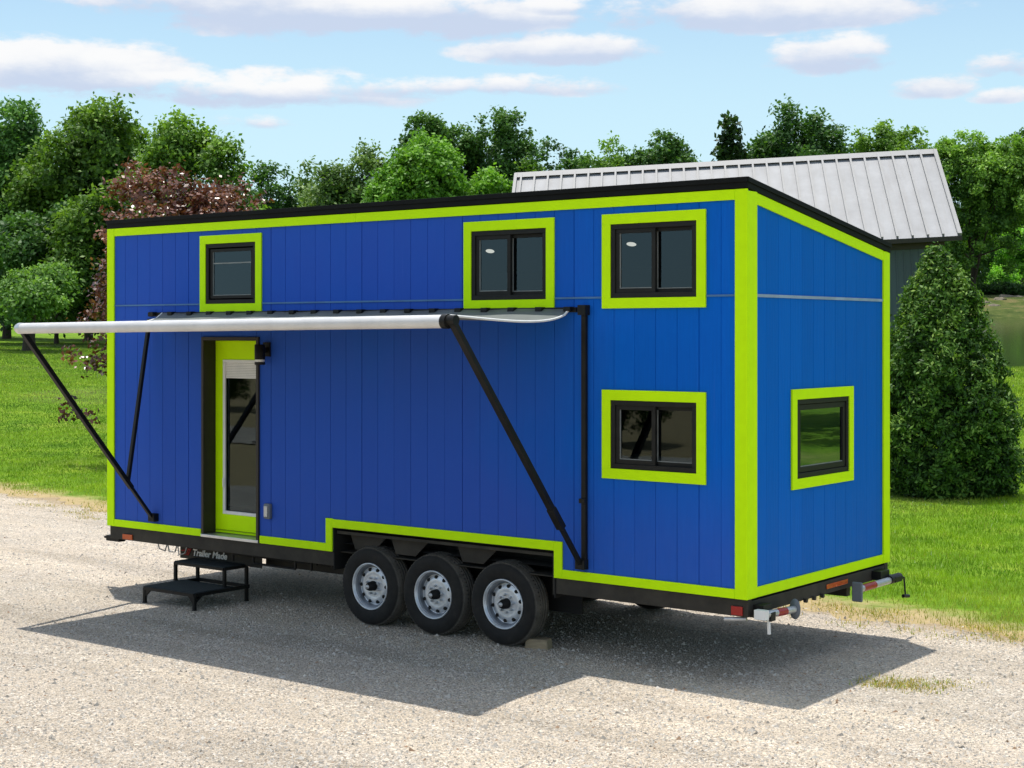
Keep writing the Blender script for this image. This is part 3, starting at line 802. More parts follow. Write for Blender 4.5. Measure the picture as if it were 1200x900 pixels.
# chassis
t = MB()
for y in (.012, W - .082):
    t.box(-L - .005, -4.452, y, y + .07, .535, ZB - .003); t.box(-1.838, .012, y, y + .07, .535, ZB - .003)
for y in (.43, W - .50): t.box(-4.55, -1.74, y, y + .07, .50, ZB - .021)
for x in (-L - .004, -6.4, -5.3, -1.2, -.06): t.box(x, x + .07, .083, W - .083, .545, ZB - .02)
t.box(-L + .02, -.02, .09, W - .09, ZB - .018, ZB - .005)
for y in (.55, W - .62): t.box(-L + .1, -.1, y, y + .07, .43, .545)
ch = t.build('chassis', M['chassis'], house, bevel=.004)
for fnn in (lambda x, y, z: (x, y, z), lambda x, y, z: (x, W - y, z)):
    t = MB()
    t.box(-4.45, -1.84, .40, .42, .30, .905, fnn); t.box(-4.45, -1.84, .004, .42, .895, .905, fnn)
    t.box(-4.45, -4.44, .004, .40, .50, .893, fnn); t.box(-1.85, -1.84, .004, .40, .50, .893, fnn)
    ww = t.build('wheel_well', M['darkliner'], house)
    t = MB(); t.box(-4.43, -1.86, .03, .045, .845, .872, fnn); t.box(-1.885, -1.862, .03, .05, .52, .844, fnn)
    t.build('fender_rail', M['chassis'], ww)
    for x in (-3.60, -2.80, -4.12):        # gusset plates between the wheels
        t = MB()
        vs = [fnn(x + dx, y, z) for y in (.10, .112) for dx, z in ((-.14, .70), (.10, .70), (.26, .844), (-.20, .844))]
        t.add(vs, [(0, 1, 2, 3), (4, 7, 6, 5), (0, 4, 5, 1), (1, 5, 6, 2), (2, 6, 7, 3), (3, 7, 4, 0)])
        t.build('gusset_plate', M['chassis'], ww)
for x in (-4.012, -3.235, -2.430):
    t = MB(); t.tube([(x, .16, .381), (x, W - .16, .381)], .05, 12); t.build('axle', M['chassis'], house)

# wheels
def make_wheel(x, flip):
    sg = -1 if flip else 1
    ftyre = lambda a, b, c: (a * .94, b * .86 * sg, c * .94)
    fnn = lambda a, b, c: (a * .905, b * .9 * sg, c * .905)
    # axial coordinate: 0 = outer face, positive inwards
    rim = MB()
    rim.lathe([(.243, .014), (.243, .002), (.236, -.002), (.229, .004), (.224, .030), (.208, .036), (.204, .046), (.199, .085), (.188, .088), (.165, .068), (.140, .062), (.118, .066)], fnn, 48)
    rim.lathe([(.118, .066), (.060, .066), (.0, .066)], fnn, 48)
    rim.lathe([(.243, .012), (.225, .06), (.215, .20)], fnn, 40)
    w = rim.build('wheel', M['rim'], house)
    bar_ = MB(); bar_.lathe([(.2225, .029), (.2065, .0345), (.2025, .045), (.1975, .083)], fnn, 48); bar_.build('rim_barrel_shade', M['barrel_shade'], w)  # dark grey ring puts the shade of the recess into the rim colour
    for k in range(10 if not flip else 0):
        hl = MB()
        a = 2 * PI * k / 10; cx_, cz_ = .170 * math.cos(a), .170 * math.sin(a)
        hl.lathe([(.0, .060), (.017, .060), (.019, .068), (.019, .080)], lambda p, b, q, cx_=cx_, cz_=cz_: fnn(cx_ + p, b, cz_ + q), 12)
        hl.build('vent_hole', M['darkliner'], w)
    for k in range(8 if not flip else 0):
        lg = MB()
        a = 2 * PI * (k + .5) / 8; cx_, cz_ = .085 * math.cos(a), .085 * math.sin(a)
        lg.lathe([(.0, .030), (.010, .032), (.012, .040), (.013, .068)], lambda p, b, q, cx_=cx_, cz_=cz_: fnn(cx_ + p, b, cz_ + q), 6, False)
        lg.build('lug_nut', M['zinc'], w)
    hb = MB(); hb.lathe([(.0, -.030), (.026, -.030), (.036, -.022), (.040, -.0), (.047, .006), (.052, .066)], fnn, 20); hb.build('hub', M['black'], w)
    gc = MB(); gc.lathe([(.0, -.044), (.018, -.043), (.024, -.029)], fnn, 14); gc.build('grease_cap', M['zinc'], w)
    ty = MB()
    prof = [(.236, .010), (.250, .000), (.262, -.004), (.290, -.010), (.322, -.010), (.350, -.004), (.366, .004), (.376, .014), (.386, .030), (.392, .055), (.394, .085),
            (.389, .087), (.389, .093), (.394, .095), (.395, .118), (.390, .120), (.390, .126), (.395, .128), (.394, .158), (.390, .160), (.390, .166), (.394, .168), (.392, .195), (.384, .222), (.360, .245), (.300, .25), (.236, .235)]
    ty.lathe(prof, ftyre, 64)
    for k in range(64):                      # shoulder tread blocks
        a = 2 * PI * k / 64; c, s = math.cos(a), math.sin(a); da = .030
        for ax_, bx_ in ((.018, .078), (.172, .225)):
            ra, rb = (.383, .396) if ax_ < .1 else (.397, .383)
            pts = []
            for aa in (a - da, a + da):
                for r_, b_ in ((ra - .01, ax_), (rb - .01, bx_), (rb + .002, bx_), (ra + .002, ax_)):
                    pts.append(ftyre(r_ * math.cos(aa), b_, r_ * math.sin(aa)))
            ty.add(pts, [(0, 1, 2, 3), (7, 6, 5, 4), (0, 4, 5, 1), (1, 5, 6, 2), (2, 6, 7, 3), (3, 7, 4, 0)])
    ty.build('tyre', M['tyre'], w)
    w.location = (x, .03 if not flip else W - .03, .381)
    return w
def dup_part(o, parent, loc):
    c = o.copy(); COL.objects.link(c); c.parent = parent; c.location = loc
    for ch_ in o.children:
        g = ch_.copy(); COL.objects.link(g); g.parent = c
    return c
w0 = make_wheel(-4.012, False); w1 = make_wheel(-4.012, True)
for x in (-3.235, -2.430):
    k = dup_part(w0, house, (x, .03, .381)); k.rotation_euler = (0, .35 + x, 0)
    dup_part(w1, house, (x, W - .03, .381))

# corner jacks, lamps, reflectors, maker's plate under the floor
def jack(y0, ysgn, crank):
    """stowed swivel jack lying along the end of the frame"""
    z, x = .515, .10
    t = MB()
    t.box(-.02, .10, y0 - .05, y0 + .05, .56, .64); t.tube([(x, y0 - .055, z), (x, y0 + .09, z)], .034, 14)
    j = t.build('jack', M['black'], house, bevel=.003)
    t = MB(); t.tube([(x, y0 + .09, z), (x, y0 + .52, z)], .027, 14); t.build('jack_tube', M['zinc'], j)
    return j
def disc(mb, x, y, z, r, th): mb.lathe([(.0, 0), (r, 0), (r, th), (.0, th)], lambda a, b, c: (x + c, y + b, z + a), 20)
# near jack: tube runs from the corner to a round foot plate
t = MB(); t.box(-.03, .10, .10, .24, .555, .625); t.box(.02, .15, .13, .21, .50, .57); j = t.build('jack', M['black'], house, bevel=.004)
t = MB(); t.tube([(.12, .07, .560), (.12, .56, .535)], .030, 14); t.build('jack_tube', M['zinc'], j)
t = MB(); t.tube([(.12, .27, .550), (.12, .42, .542)], .0315, 14); t.build('jack_band', M['red'], j)
t = MB(); t.box(.06, .16, .02, .08, .525, .60); t.tube([(.12, .14, .56), (.125, .145, .40)], .015, 8); t.build('jack_pin', M['white'], j, bevel=.003)
t = MB(); t.lathe([(.0, 0), (.085, 0), (.088, .008), (.085, .016), (.0, .016)], lambda a, b, c: (.12 + c * .55, .575 + b, .535 + a * .95), 18)
t.build('jack_foot', M['grey'], j)
# far jack: foot plate towards the viewer, crank at the far side
t = MB(); t.box(-.03, .10, 2.24, 2.42, .555, .635); t.box(.02, .16, 2.42, 2.56, .52, .57); j = t.build('jack', M['black'], house, bevel=.004)
t = MB(); t.tube([(.12, 1.74, .545), (.12, 2.42, .545)], .031, 14); t.build('jack_tube', M['zinc'], j)
t = MB(); t.tube([(.12, 1.82, .545), (.12, 2.06, .545)], .0325, 14); t.build('jack_band', M['red'], j)
t = MB(); t.box(.07, .17, 1.71, 1.735, .44, .61); t.build('jack_foot', M['grey'], j, bevel=.02)
t = MB(); t.tube([(.12, 2.36, .55), (.12, 2.58, .55)], .04, 12); t.tube([(.12, 2.58, .55), (.13, 2.66, .54), (.14, 2.67, .38)], .008, 8); t.tube([(.14, 2.62, .375), (.14, 2.74, .36)], .016, 10)
t.build('jack_crank', M['black'], j)
t = MB(); t.box(-.13, -.03, -.004, .010, .545, .615); t.build('tail_light', M['red'], house, bevel=.003)
t = MB(); t.tube([(-.20, .02, .50), (-.02, .05, .515)], .018, 10); t.build('hitch_pin', M['zinc'], house)
for y in (.8, .95, 1.1, 1.25):
    t = MB(); t.tube([(.013, y, .545), (.04, y, .545)], .018, 10); t.build('frame_bolt', M['chassis'], house)
t = MB(); t.box(.013, .02, 1.35, 1.75, .585, .625); t.build('marker_strip', M['orange'], house, bevel=.003)
t = MB(); t.box(-7.58, -7.42, -.004, .011, .545, .60); t.build('reflector', M['orange'], house, bevel=.004)
t = MB(); t.box(-L - .10, -L + .12, .03, .12, .50, .56); t.box(-L - .16, -L - .02, .05, .10, .52, .545); t.build('jack', M['black'], house, bevel=.004)
t = MB(); t.box(-4.56, -4.47, .03, .05, .555, .60); t.build('reflector', M['orange'], house, bevel=.003)

# maker's plate hung behind the steps
t = MB(); t.box(-7.00, -5.75, .30, .31, .36, .505); pl_ = t.build('name_plate', M['chassis'], house)
def text(name, body, loc, size, mat, parent, shear=.25, sx=1.0):
    cu = bpy.data.curves.new(name, 'FONT'); cu.body = body; cu.size = size; cu.extrude = .002; cu.shear = shear; cu.offset = .0025
    ob = bpy.data.objects.new(name + '_tmp', cu); COL.objects.link(ob)
    dg = bpy.context.evaluated_depsgraph_get(); dg.update()
    me = bpy.data.meshes.new_from_object(ob.evaluated_get(dg))
    bpy.data.objects.remove(ob); bpy.data.curves.remove(cu)
    me.materials.clear(); me.materials.append(mat)
    o = bpy.data.objects.new(name, me); COL.objects.link(o); o.parent = parent
    o.rotation_euler = (PI / 2, 0, 0); o.location = loc; o.scale = (sx, 1, 1)
    return o
text('plate_lettering', 'Trailer Made', (-6.80, .296, .405), .095, M['white'], pl_, .2, 1.08)
t = MB()
for k in range(3): t.tube([(-6.93 + .03 * k, .297, .40 + .0 * k), (-6.88 + .03 * k, .297, .475)], .009, 6)
t.tube([(-6.97, .297, .44), (-6.82, .297, .47)], .008, 6)
t.build('plate_emblem', M['red'], pl_)

# black step frame stowed on edge below the floor, between door and wheels
t = MB()
for y in (.16, .46):
    t.tube([(-6.02, y, .565), (-4.90, y, .565)], .013, 8); t.tube([(-6.02, y, .50), (-4.90, y, .50)], .010, 8)
    for x in (-6.02, -5.72, -5.12, -4.90): t.tube([(x, y, .565), (x, y, .43)], .013, 8)
for x in (-6.02, -4.90): t.tube([(x, .16, .565), (x, .46, .565)], .013, 8)
t.tube([(-5.72, .16, .43), (-5.12, .16, .43)], .012, 8)
t.build('step_frame', M['black'], house)
t = MB(); t.box(-5.9, -4.6, .50, .512, .36, .54); t.build('splash_panel', M['chassis'], house)

# dangling brake wiring at the left end
t = MB()
for k in range(3):
    x = -7.25 + k * .16
    t.tube([(x, .2, .54), (x + .03, .2, .45 - .02 * k), (x + .10, .22, .43), (x + .15, .22, .54)], .008, 6)
t.build('wiring_loop', M['zinc'], house)

# ------------------------------------------------------------------ entry steps
st = empty('entry_steps', (-6.35, -.05, 0)); tag(st, 'black steel two tread step stool on the gravel under the open door', 'steps')
def place(mb, name, mat, bevel=.003):
    return mb.build(name, mat, st, bevel=bevel)
S = lambda x, y, z: ((x + 6.36) * .86, (y + .05) * .95, z * .97)
tread = paint('tread_grit', (0.022, 0.030, 0.034), 0.8, 0.35, 20, bump=0.6, bscale=90)
t = MB(); t.box(-6.80, -5.91, -.42, .12, .165, .185, S); place(t, 'lower_tread', tread)
t = MB(); t.box(-6.83, -5.95, .02, .34, .375, .395, S); place(t, 'upper_tread', tread)
t = MB()
for a, b in (((-6.80, -.42), (-5.91, -.42)), ((-5.91, -.42), (-5.91, .34)), ((-6.80, -.42), (-6.80, .34)), ((-6.80, .34), (-5.91, .34))):
    t.bar(S(*a, .160), S(*b, .160), .03, .034)
for a, b in (((-6.83, .02), (-5.95, .02)), ((-5.95, .02), (-5.95, .34)), ((-6.83, .02), (-6.83, .34)), ((-6.83, .34), (-5.95, .34))):
    t.bar(S(*a, .372), S(*b, .372), .026, .03)
place(t, 'rail', M['black'])
for x, y, z0, z1 in ((-6.795, -.415, 0, .16), (-5.915, -.415, 0, .16), (-5.93, .325, 0, .37), (-6.80, .325, 0, .37), (-6.825, .03, .18, .37), (-5.955, .03, .18, .37)):
    t = MB(); t.bar(S(x, y, z0), S(x, y, z1), .032)
    if z0 == 0 and y < 0:
        sx_ = .09 if x < -6.3 else -.09
        t.bar(S(x, y, .09), S(x + sx_, y, .155), .02, .045); t.bar(S(x, y, .09), S(x, y + .09, .155), .02, .045, (1, 0, 0))
    t.box(x - .022, x + .022, y - .022, y + .022, z0 + .001, z0 + .012, S)
    place(t, 'leg', M['black'])

# wood block chocking the rear tyre
t = MB(); t.box(-.10, .12, -.06, .06, 0, .085, lambda x, y, z: (x * (1 - .1 * z / .08), y, z * (1 + .2 * x)))
ck = t.build('wheel_chock', M['wood'], None, bevel=.008); ck.location = (-2.15, .17, 0.012); ck.rotation_euler = (0, 0, .25)
tag(ck, 'short weathered wood block wedged behind the rearmost tyre', 'wheel chock')

# ------------------------------------------------------------------ barn behind
def barn():
    Dr = 45.0; Rr = 12.02
    th = -math.radians(6.5)
    u = np.array([math.cos(th), math.sin(th)])            # (R, D): along the ridge to the right
    # matrix: local x along ridge, y towards the viewer's side eave, z up; leaning with its sloping site
    ex = RT * u[0] + FW * u[1]
    ey = RT * math.sin(th) - FW * math.cos(th)
    o = empty('barn')
    x, y = at(Rr, Dr)
    roll = math.radians(2.6)
    X = Vector((ex[0], ex[1], 0)); Y = Vector((ey[0], ey[1], 0)); Z = Vector((0, 0, 1))
    R = Matrix.Rotation(-roll, 3, Y) if False else Matrix.Rotation(roll, 3, Y)
    X = R @ X; Z = R @ Z
    if X.z < 0: 
        R = Matrix.Rotation(-2 * roll, 3, Y); X = R @ X; Z = R @ Z
    mw = Matrix((X, Y, Z)).transposed().to_4x4(); mw.translation = (x, y, 7.92)     # origin at the right ridge end
    LN, Wd, rise = 11.72, 3.55, 2.62
    base = -7.2
    tag(o, 'barn with pale grey ribbed metal roof and dark slate walls behind the trailer', 'barn')
    def B(mb, name, mat, bevel=0, par=None):
        return mb.build(name, mat, par or o, bevel=bevel)
    t = MB()
    ov = .25
    for s in (1, -1):
        vs = [(-LN - ov, 0, 0), (ov * 0, 0, 0), (0, s * Wd, -rise), (-LN - ov, s * Wd, -rise)]
        vs2 = [(a, b, c - .06) for a, b, c in vs]
        t.add(vs + vs2, [(0, 1, 2, 3), (7, 6, 5, 4), (0, 4, 5, 1), (1, 5, 6, 2), (2, 6, 7, 3), (3, 7, 4, 0)])
    rf_ = B(t, 'roof', M['barnroof'])
    t = MB()
    n = 31
    for s in (1, -1):
        for k in range(n):
            xx = -LN - .1 + (LN + .08) * k / (n - 1)
            t.bar((xx, s * .06, .0), (xx, s * Wd, -rise + .045), .055, .09, up=(0, s * .6, .8))
    B(t, 'roof_rib', M['barnrib'], par=rf_)
    t = MB()
    for s in (1, -1):
        t.add([(-LN - .3, 0, .085), (.03, 0, .085), (.03, s * .22, -.075), (-LN - .3, s * .22, -.075)], [(0, 1, 2, 3)])
        t.bar((.015, 0, .02), (.015, s * Wd, -rise + .02), .09, .14, up=(0, s * .6, .8)); t.bar((-LN - .27, 0, .02), (-LN - .27, s * Wd, -rise + .02), .09, .14, up=(0, s * .6, .8))
    B(t, 'ridge_cap', M['barnrib'], par=rf_)
    t = MB(); 
    for s in (1, -1):
        t.bar((-LN - .3, s * (Wd + .05), -rise - .06), (.05, s * (Wd + .05), -rise - .06), .12, .12)
    B(t, 'gutter', M['bronze'])
    t = MB()
    yw = Wd - .35; zt_ = -rise - .10
    t.box(-LN, -.35, -yw, yw, base, zt_)
    t.add([(-.352, -yw, zt_), (-.352, yw, zt_), (-.352, 0, -.25)], [(0, 1, 2)]); t.add([(-LN, -yw, zt_), (-LN, yw, zt_), (-LN, 0, -.25)], [(0, 1, 2)])
    for k in range(60):
        xx = -LN + .1 + k * .2
        if xx < -.4: t.box(xx, xx + .035, yw, yw + .018, base, zt_ - .03)
    wl = B(t, 'wall', M['steelbarn'])
    t = MB(); t.bar((-LN, yw + .03, zt_ - .09), (-.34, yw + .03, zt_ - .09), .04, .16); t.bar((-.37, yw + .03, zt_ - .2), (-.37, yw + .03, base), .10, .05)
    B(t, 'trim', M['bronze'])
    t = MB(); t.tube([(-2.3, yw + .25, -rise - .12), (-2.3, yw + .25, -rise - .3), (-2.3, yw + .07, -rise - .55), (-2.3, yw + .07, base)], .045, 8); B(t, 'downspout', M['barnrib'])
    o.matrix_world = mw
barn()

# ------------------------------------------------------------------ trees
def unit(v): return v / np.maximum(np.linalg.norm(v, axis=-1, keepdims=True), 1e-6)

def crown_cloud(kind, n_cl, g):
    """clump centres (unit space: x, y in -1..1, z 0..1), their outward normals and a painted tone, dark inside and underneath, lit on top"""
    if kind == 'cone':
        z = 1 - g.random(n_cl) ** .62
        prof = np.interp(z, [0, .08, .3, .55, .8, .93, 1], [.76, .93, 1.0, .80, .46, .21, .0])
        a = g.uniform(0, 2 * PI, n_cl); rr = np.clip(1 - np.abs(g.normal(0, .16, n_cl)), .1, 1.03)
        lump = 1 + .08 * np.sin(a * 3 + z * 9) + .07 * np.sin(a * 7 - z * 17) + .055 * np.sin(a * 13 + z * 41) * np.sin(z * 29)
        c = np.stack([np.cos(a) * prof * rr * lump, np.sin(a) * prof * rr * lump, z], -1)
        nn = unit(np.stack([np.cos(a), np.sin(a), np.full(n_cl, .35)], -1))
        stray = np.where(g.random(n_cl) < .10, g.uniform(1.0, 1.10, n_cl), 1.0)[:, None]; c[:, :2] *= stray
        return c, nn, rr * (.80 + .30 * np.sin(a * 9 + z * 31) * np.sin(z * 43 + a * 4) + .2 * np.sin(a * 17 - z * 60))
    nl = {'round': 15, 'airy': 20, 'oval': 17, 'feather': 22}[kind]
    lc = unit(g.standard_normal((nl, 3))); lc[:, 2] = np.abs(lc[:, 2]) * 1.25 - .40
    lc = lc * (0.52 + .22 * g.random((nl, 1))) * [1.15, 1.15, 1]
    lr = g.uniform(.28, .46, nl) * {'round': 1.0, 'airy': .70, 'oval': 1.0, 'feather': .78}[kind]
    lc[0] = (0, 0, -.05); lr[0] = .55
    if kind == 'airy': lr[0] = .40
    w = lr ** 2; li = g.choice(nl, n_cl, p=w / w.sum())
    d = unit(g.standard_normal((n_cl, 3))); d[:, 2] = np.where(d[:, 2] < -.4, -d[:, 2], d[:, 2])
    rr = np.where(g.random(n_cl) < .72, 1 - np.abs(g.normal(0, .12, n_cl)), g.random(n_cl) ** .5)
    c = lc[li] + d * (lr[li] * rr)[:, None]
    dep = np.linalg.norm(c * [1, 1, 1], axis=1)
    c = c / .95
    c[:, 2] = (c[:, 2] + .62) / 1.56
    return c, unit(d + .35 * unit(lc[li] + 1e-3)), rr * np.clip(dep / .8, .35, 1) * (.78 + .30 * d[:, 2])  # lobe tops lighter, undersides darker: light painted into the leaf tone

def make_tree(name, label, cat, x, y, ztop, half, cols, kind='round', leaves=14000, leaf=.34, low=.14, seed=1, group=None, mat='leaf', trunk_r=None, nclump=None, lean=(0, 0), bright=1.0, sink=.15, flat=1.0):
    g = np.random.default_rng(seed)
    if kind != 'cone' and mat == 'leaf': half *= 1.48; leaf *= .72; bright *= 2.05
    if mat == 'copper': bright *= 1.55; half *= 1.2
    z0 = hz(x, y) - sink
    H = (ztop - z0) * (.95 if kind != 'cone' else .985)
    o = empty(name, (x, y, z0)); tag(o, label, cat, group)
    n_cl = nclump or max(160, leaves // 26)
    c, nn, dep = crown_cloud(kind, n_cl, g)
    if kind != 'cone':
        c[:, 2] = np.clip((c[:, 2] - np.percentile(c[:, 2], 1)) / (np.percentile(c[:, 2], 99.7) - np.percentile(c[:, 2], 1)), 0, 1.03) ** {'round': .68, 'oval': .74, 'airy': .85, 'feather': .80}[kind]
        c[:, :2] /= np.percentile(np.hypot(c[:, 0], c[:, 1]), 97)
    c = c * [half, half * flat, H * (1 - low)] + [0, 0, H * low]
    c[:, 0] += lean[0] * c[:, 2]; c[:, 1] += lean[1] * c[:, 2]
    per = int(leaves * (3.2 if kind != 'cone' and mat == 'leaf' else 1)) // n_cl
    cr = leaf * (1.55 if kind != 'cone' else .95) * (1.25 if kind in ('airy', 'feather') else 1)
    P = np.repeat(c, per, 0) + g.standard_normal((n_cl * per, 3)) * cr * np.array([.62, .62, .5])
    n = len(P)
    nrm = unit(np.repeat(nn, per, 0) * .55 + np.array([0, 0, .45]) + .75 * g.standard_normal((n, 3)))
    ax = unit(np.cross(nrm, unit(g.standard_normal((n, 3))))); bx = np.cross(nrm, ax)
    s = leaf * (.55 + .75 * g.random(n))[:, None] * .5
    asp = .62 if mat != 'conifer' else .42
    droop = np.array([0, 0, -.18]) * s
    V = np.stack([P - ax * s, P + bx * s * asp + droop * .3, P + ax * s + droop, P - bx * s * asp + droop * .3], 1).reshape(-1, 3)
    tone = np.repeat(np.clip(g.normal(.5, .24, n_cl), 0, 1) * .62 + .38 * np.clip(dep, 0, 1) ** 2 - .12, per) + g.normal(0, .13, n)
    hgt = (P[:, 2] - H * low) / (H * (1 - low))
    tone = np.clip(tone + .22 * (hgt - .45), 0, 1)[:, None]  # lower crown darker, top lighter: shading carried by the leaf colour
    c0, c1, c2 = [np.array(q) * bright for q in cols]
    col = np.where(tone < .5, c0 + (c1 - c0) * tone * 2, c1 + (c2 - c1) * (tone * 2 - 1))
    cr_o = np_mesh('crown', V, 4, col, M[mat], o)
    # trunk and limbs
    tr_ = trunk_r or max(.10, H * .016)
    t = MB()
    topz = H * (low + (1 - low) * (.55 if kind != 'cone' else .8))
    pts = [(0, 0, -.1), (tr_ * .1, 0, H * low * .5)] + [(g.normal(0, .02) * H * q + lean[0] * topz * q, g.normal(0, .02) * H * q, H * low * .5 + (topz - H * low * .5) * q) for q in (.35, .7, 1)]
    t.tube(pts, [tr_ * 1.35, tr_, tr_ * .8, tr_ * .5, tr_ * .2], 9)
    if kind != 'cone':
        for q in range(9):
            tgt = c[g.integers(n_cl)] * np.array([.85, .85, .92]); b = Vector(pts[1]).lerp(Vector(pts[3]), g.random() * .9)
            mid = b.lerp(Vector(tgt), .5) + Vector((0, 0, .05 * H))
            t.tube([b, mid, tuple(tgt)], [tr_ * .45, tr_ * .26, tr_ * .07], 6)
    t.build('trunk', M['bark'], o)
    return o

G_DARK = ((.011, .030, .008), (.030, .074, .015), (.070, .138, .030))
G_MID = ((.017, .045, .008), (.066, .130, .018), (.150, .245, .036))
G_BRT = ((.018, .055, .008), (.066, .150, .016), (.140, .260, .035))
G_PALE = ((.022, .058, .012), (.080, .150, .030), (.170, .270, .075))
G_OLV = ((.018, .040, .010), (.060, .105, .026), (.130, .190, .060))
CU = ((.022, .008, .005), (.080, .024, .013), (.240, .105, .065))

def tree(u, v, hw, D, cols, kind, label, name='shade_tree', cat='tree', group='trees along the back of the lawn', **kw):
    """u, v: bearing and elevation of the tree top as seen from the viewpoint, hw: half width there"""
    R = (u - 600) / FPX * D; x, y = at(R, D)
    return make_tree(name, label, cat, x, y, CAM[2] + (390.7 - v) / FPX * D, hw / FPX * D, cols, kind, group=group, **kw)

tree(8, 116, 58, 84, G_DARK, 'feather', 'tall dark tree, leftmost on the lawn, behind the small leaning tree', leaves=17000, leaf=.36, low=.20, seed=1, bright=1.4)
tree(104, 116, 60, 82, G_MID, 'feather', 'tall feathery green tree left of the copper maple', leaves=19000, leaf=.36, low=.18, seed=2, bright=.82)
tree(226, 132, 58, 76, G_MID, 'airy', 'full green tree rising directly behind the copper maple', leaves=21000, leaf=.34, low=.10, seed=3, bright=.95)
tree(150, 205, 56, 72, G_MID, 'feather', 'lower dark tree just left of the copper maple', leaves=12000, leaf=.34, low=.16, seed=5, bright=.75)
tree(66, 235, 50, 74, G_DARK, 'oval', 'low dark tree behind the small leaning tree on the left lawn', leaves=10000, leaf=.34, low=.16, seed=6)
tree(34, 312, 34, 66, G_PALE, 'airy', 'small pale green tree with a leaning dark trunk on the left lawn', leaves=4500, leaf=.26, low=.42, seed=4, group=None, trunk_r=.24, lean=(.16, .12), cat='tree', name='small_tree')
tree(203, 184, 106, 33, CU, 'round', 'copper maple with dark red leaves behind the left end of the trailer', name='copper_maple', leaves=21000, leaf=.11, low=.18, seed=26, group=None, mat='copper', sink=.1, trunk_r=.14)
tree(318, 188, 42, 98, G_DARK, 'oval', 'small dark tree next to the copper maple on its right', leaves=9000, leaf=.36, low=.08, seed=7)
tree(372, 186, 44, 104, G_OLV, 'feather', 'dull olive tree in the dip left of the pale feathery tree', leaves=9000, leaf=.36, low=.05, seed=28)
tree(415, 168, 52, 98, G_OLV, 'feather', 'pale feathery olive tree left of the bright round tree', leaves=13000, leaf=.34, low=.06, seed=8)
tree(518, 154, 68, 74, G_BRT, 'round', 'bright green dome shaped tree, the roundest above the trailer roof', leaves=20000, leaf=.30, low=.06, seed=9)
tree(520, 124, 54, 98, G_DARK, 'round', 'tall dark tree standing behind the bright round tree', leaves=14000, leaf=.36, low=.08, seed=10)
tree(582, 126, 46, 100, G_DARK, 'oval', 'tall dark tree right of and behind the bright round tree', leaves=13000, leaf=.36, low=.08, seed=11)
tree(618, 182, 36, 96, G_MID, 'round', 'low mid green tree at the left end of the barn roof', leaves=8000, leaf=.34, low=.06, seed=12)
tree(660, 158, 38, 108, G_DARK, 'oval', 'dark tree behind the barn ridge next to the low mid green tree', leaves=9000, leaf=.36, low=.06, seed=13)
tree(708, 156, 36, 110, G_MID, 'round', 'mid green tree in the middle of three behind the barn ridge', leaves=9000, leaf=.36, low=.06, seed=14)
tree(768, 150, 46, 108, G_DARK, 'round', 'broad dark tree just left of the gap of sky over the barn ridge', leaves=12000, leaf=.36, low=.06, seed=15)
tree(856, 126, 27, 96, G_DARK, 'cone', 'narrow pointed dark tree right of the gap of sky over the barn', leaves=9000, leaf=.42, low=.04, seed=16, nclump=420)
tree(896, 150, 36, 100, G_DARK, 'round', 'dark bushy tree between the pointed tree and the open crowned tree', leaves=9000, leaf=.36, low=.06, seed=17)
tree(940, 114, 54, 98, G_DARK, 'airy', 'tall open crowned tree with sky showing through above the barn roof', leaves=11000, leaf=.36, low=.06, seed=18)
tree(1034, 138, 50, 102, G_MID, 'round', 'rounded tree above the right part of the barn roof', leaves=12000, leaf=.36, low=.06, seed=19)
tree(985, 158, 34, 106, G_DARK, 'oval', 'low dark tree between the open crowned tree and the rounded one', leaves=8000, leaf=.36, low=.06, seed=29)
tree(-60, 140, 70, 88, G_MID, 'round', 'mid green tree just outside the far left tree', leaves=9000, leaf=.40, low=.05, seed=61)
# across the pond
tree(1140, 152, 62, 172, G_MID, 'round', 'large green tree on the far pond bank right of the barn', leaves=26000, leaf=.52, low=.10, seed=30, group='trees across the pond', bright=1.15)
tree(1196, 150, 44, 196, G_DARK, 'oval', 'tall dark tree at the right edge behind the pond tree', leaves=14000, leaf=.6, low=.08, seed=31, group='trees across the pond')
tree(1206, 262, 26, 186, G_BRT, 'round', 'bright green young tree at the right edge below the tall dark tree', leaves=8000, leaf=.40, low=.04, seed=32, group='trees across the pond', bright=1.5)
tree(1173, 312, 15, 180, G_BRT, 'round', 'yellow green shrub under the large pond tree', name='shrub', cat='shrub', leaves=3000, leaf=.35, low=.02, seed=33, group='shrubs on the far pond bank', bright=1.6)
tree(1180, 333, 26, 176, G_DARK, 'round', 'dark low shrub above the rocks on the pond bank', name='shrub', cat='shrub', leaves=4000, leaf=.36, low=.0, seed=34, group='shrubs on the far pond bank', bright=.7)
tree(1140, 335, 22, 178, G_DARK, 'round', 'dark low shrub at the foot of the large pond tree', name='shrub', cat='shrub', leaves=3500, leaf=.36, low=.0, seed=35, group='shrubs on the far pond bank', bright=.7)
# mirrored in the end window
xx, yy = 11.6, 25.8
make_tree('shade_tree', 'spreading tree on the lawn mirrored in the end wall window', 'tree', xx, yy, hz(xx, yy) + 8, 3.0, G_DARK, 'round', 9000, .36, .30, 40)
xx, yy = 30.0, 52.0
make_tree('shade_tree', 'second tree farther off in the end window reflection', 'tree', xx, yy, hz(xx, yy) + 12, 6, G_MID, 'oval', 9000, .4, .08, 41)

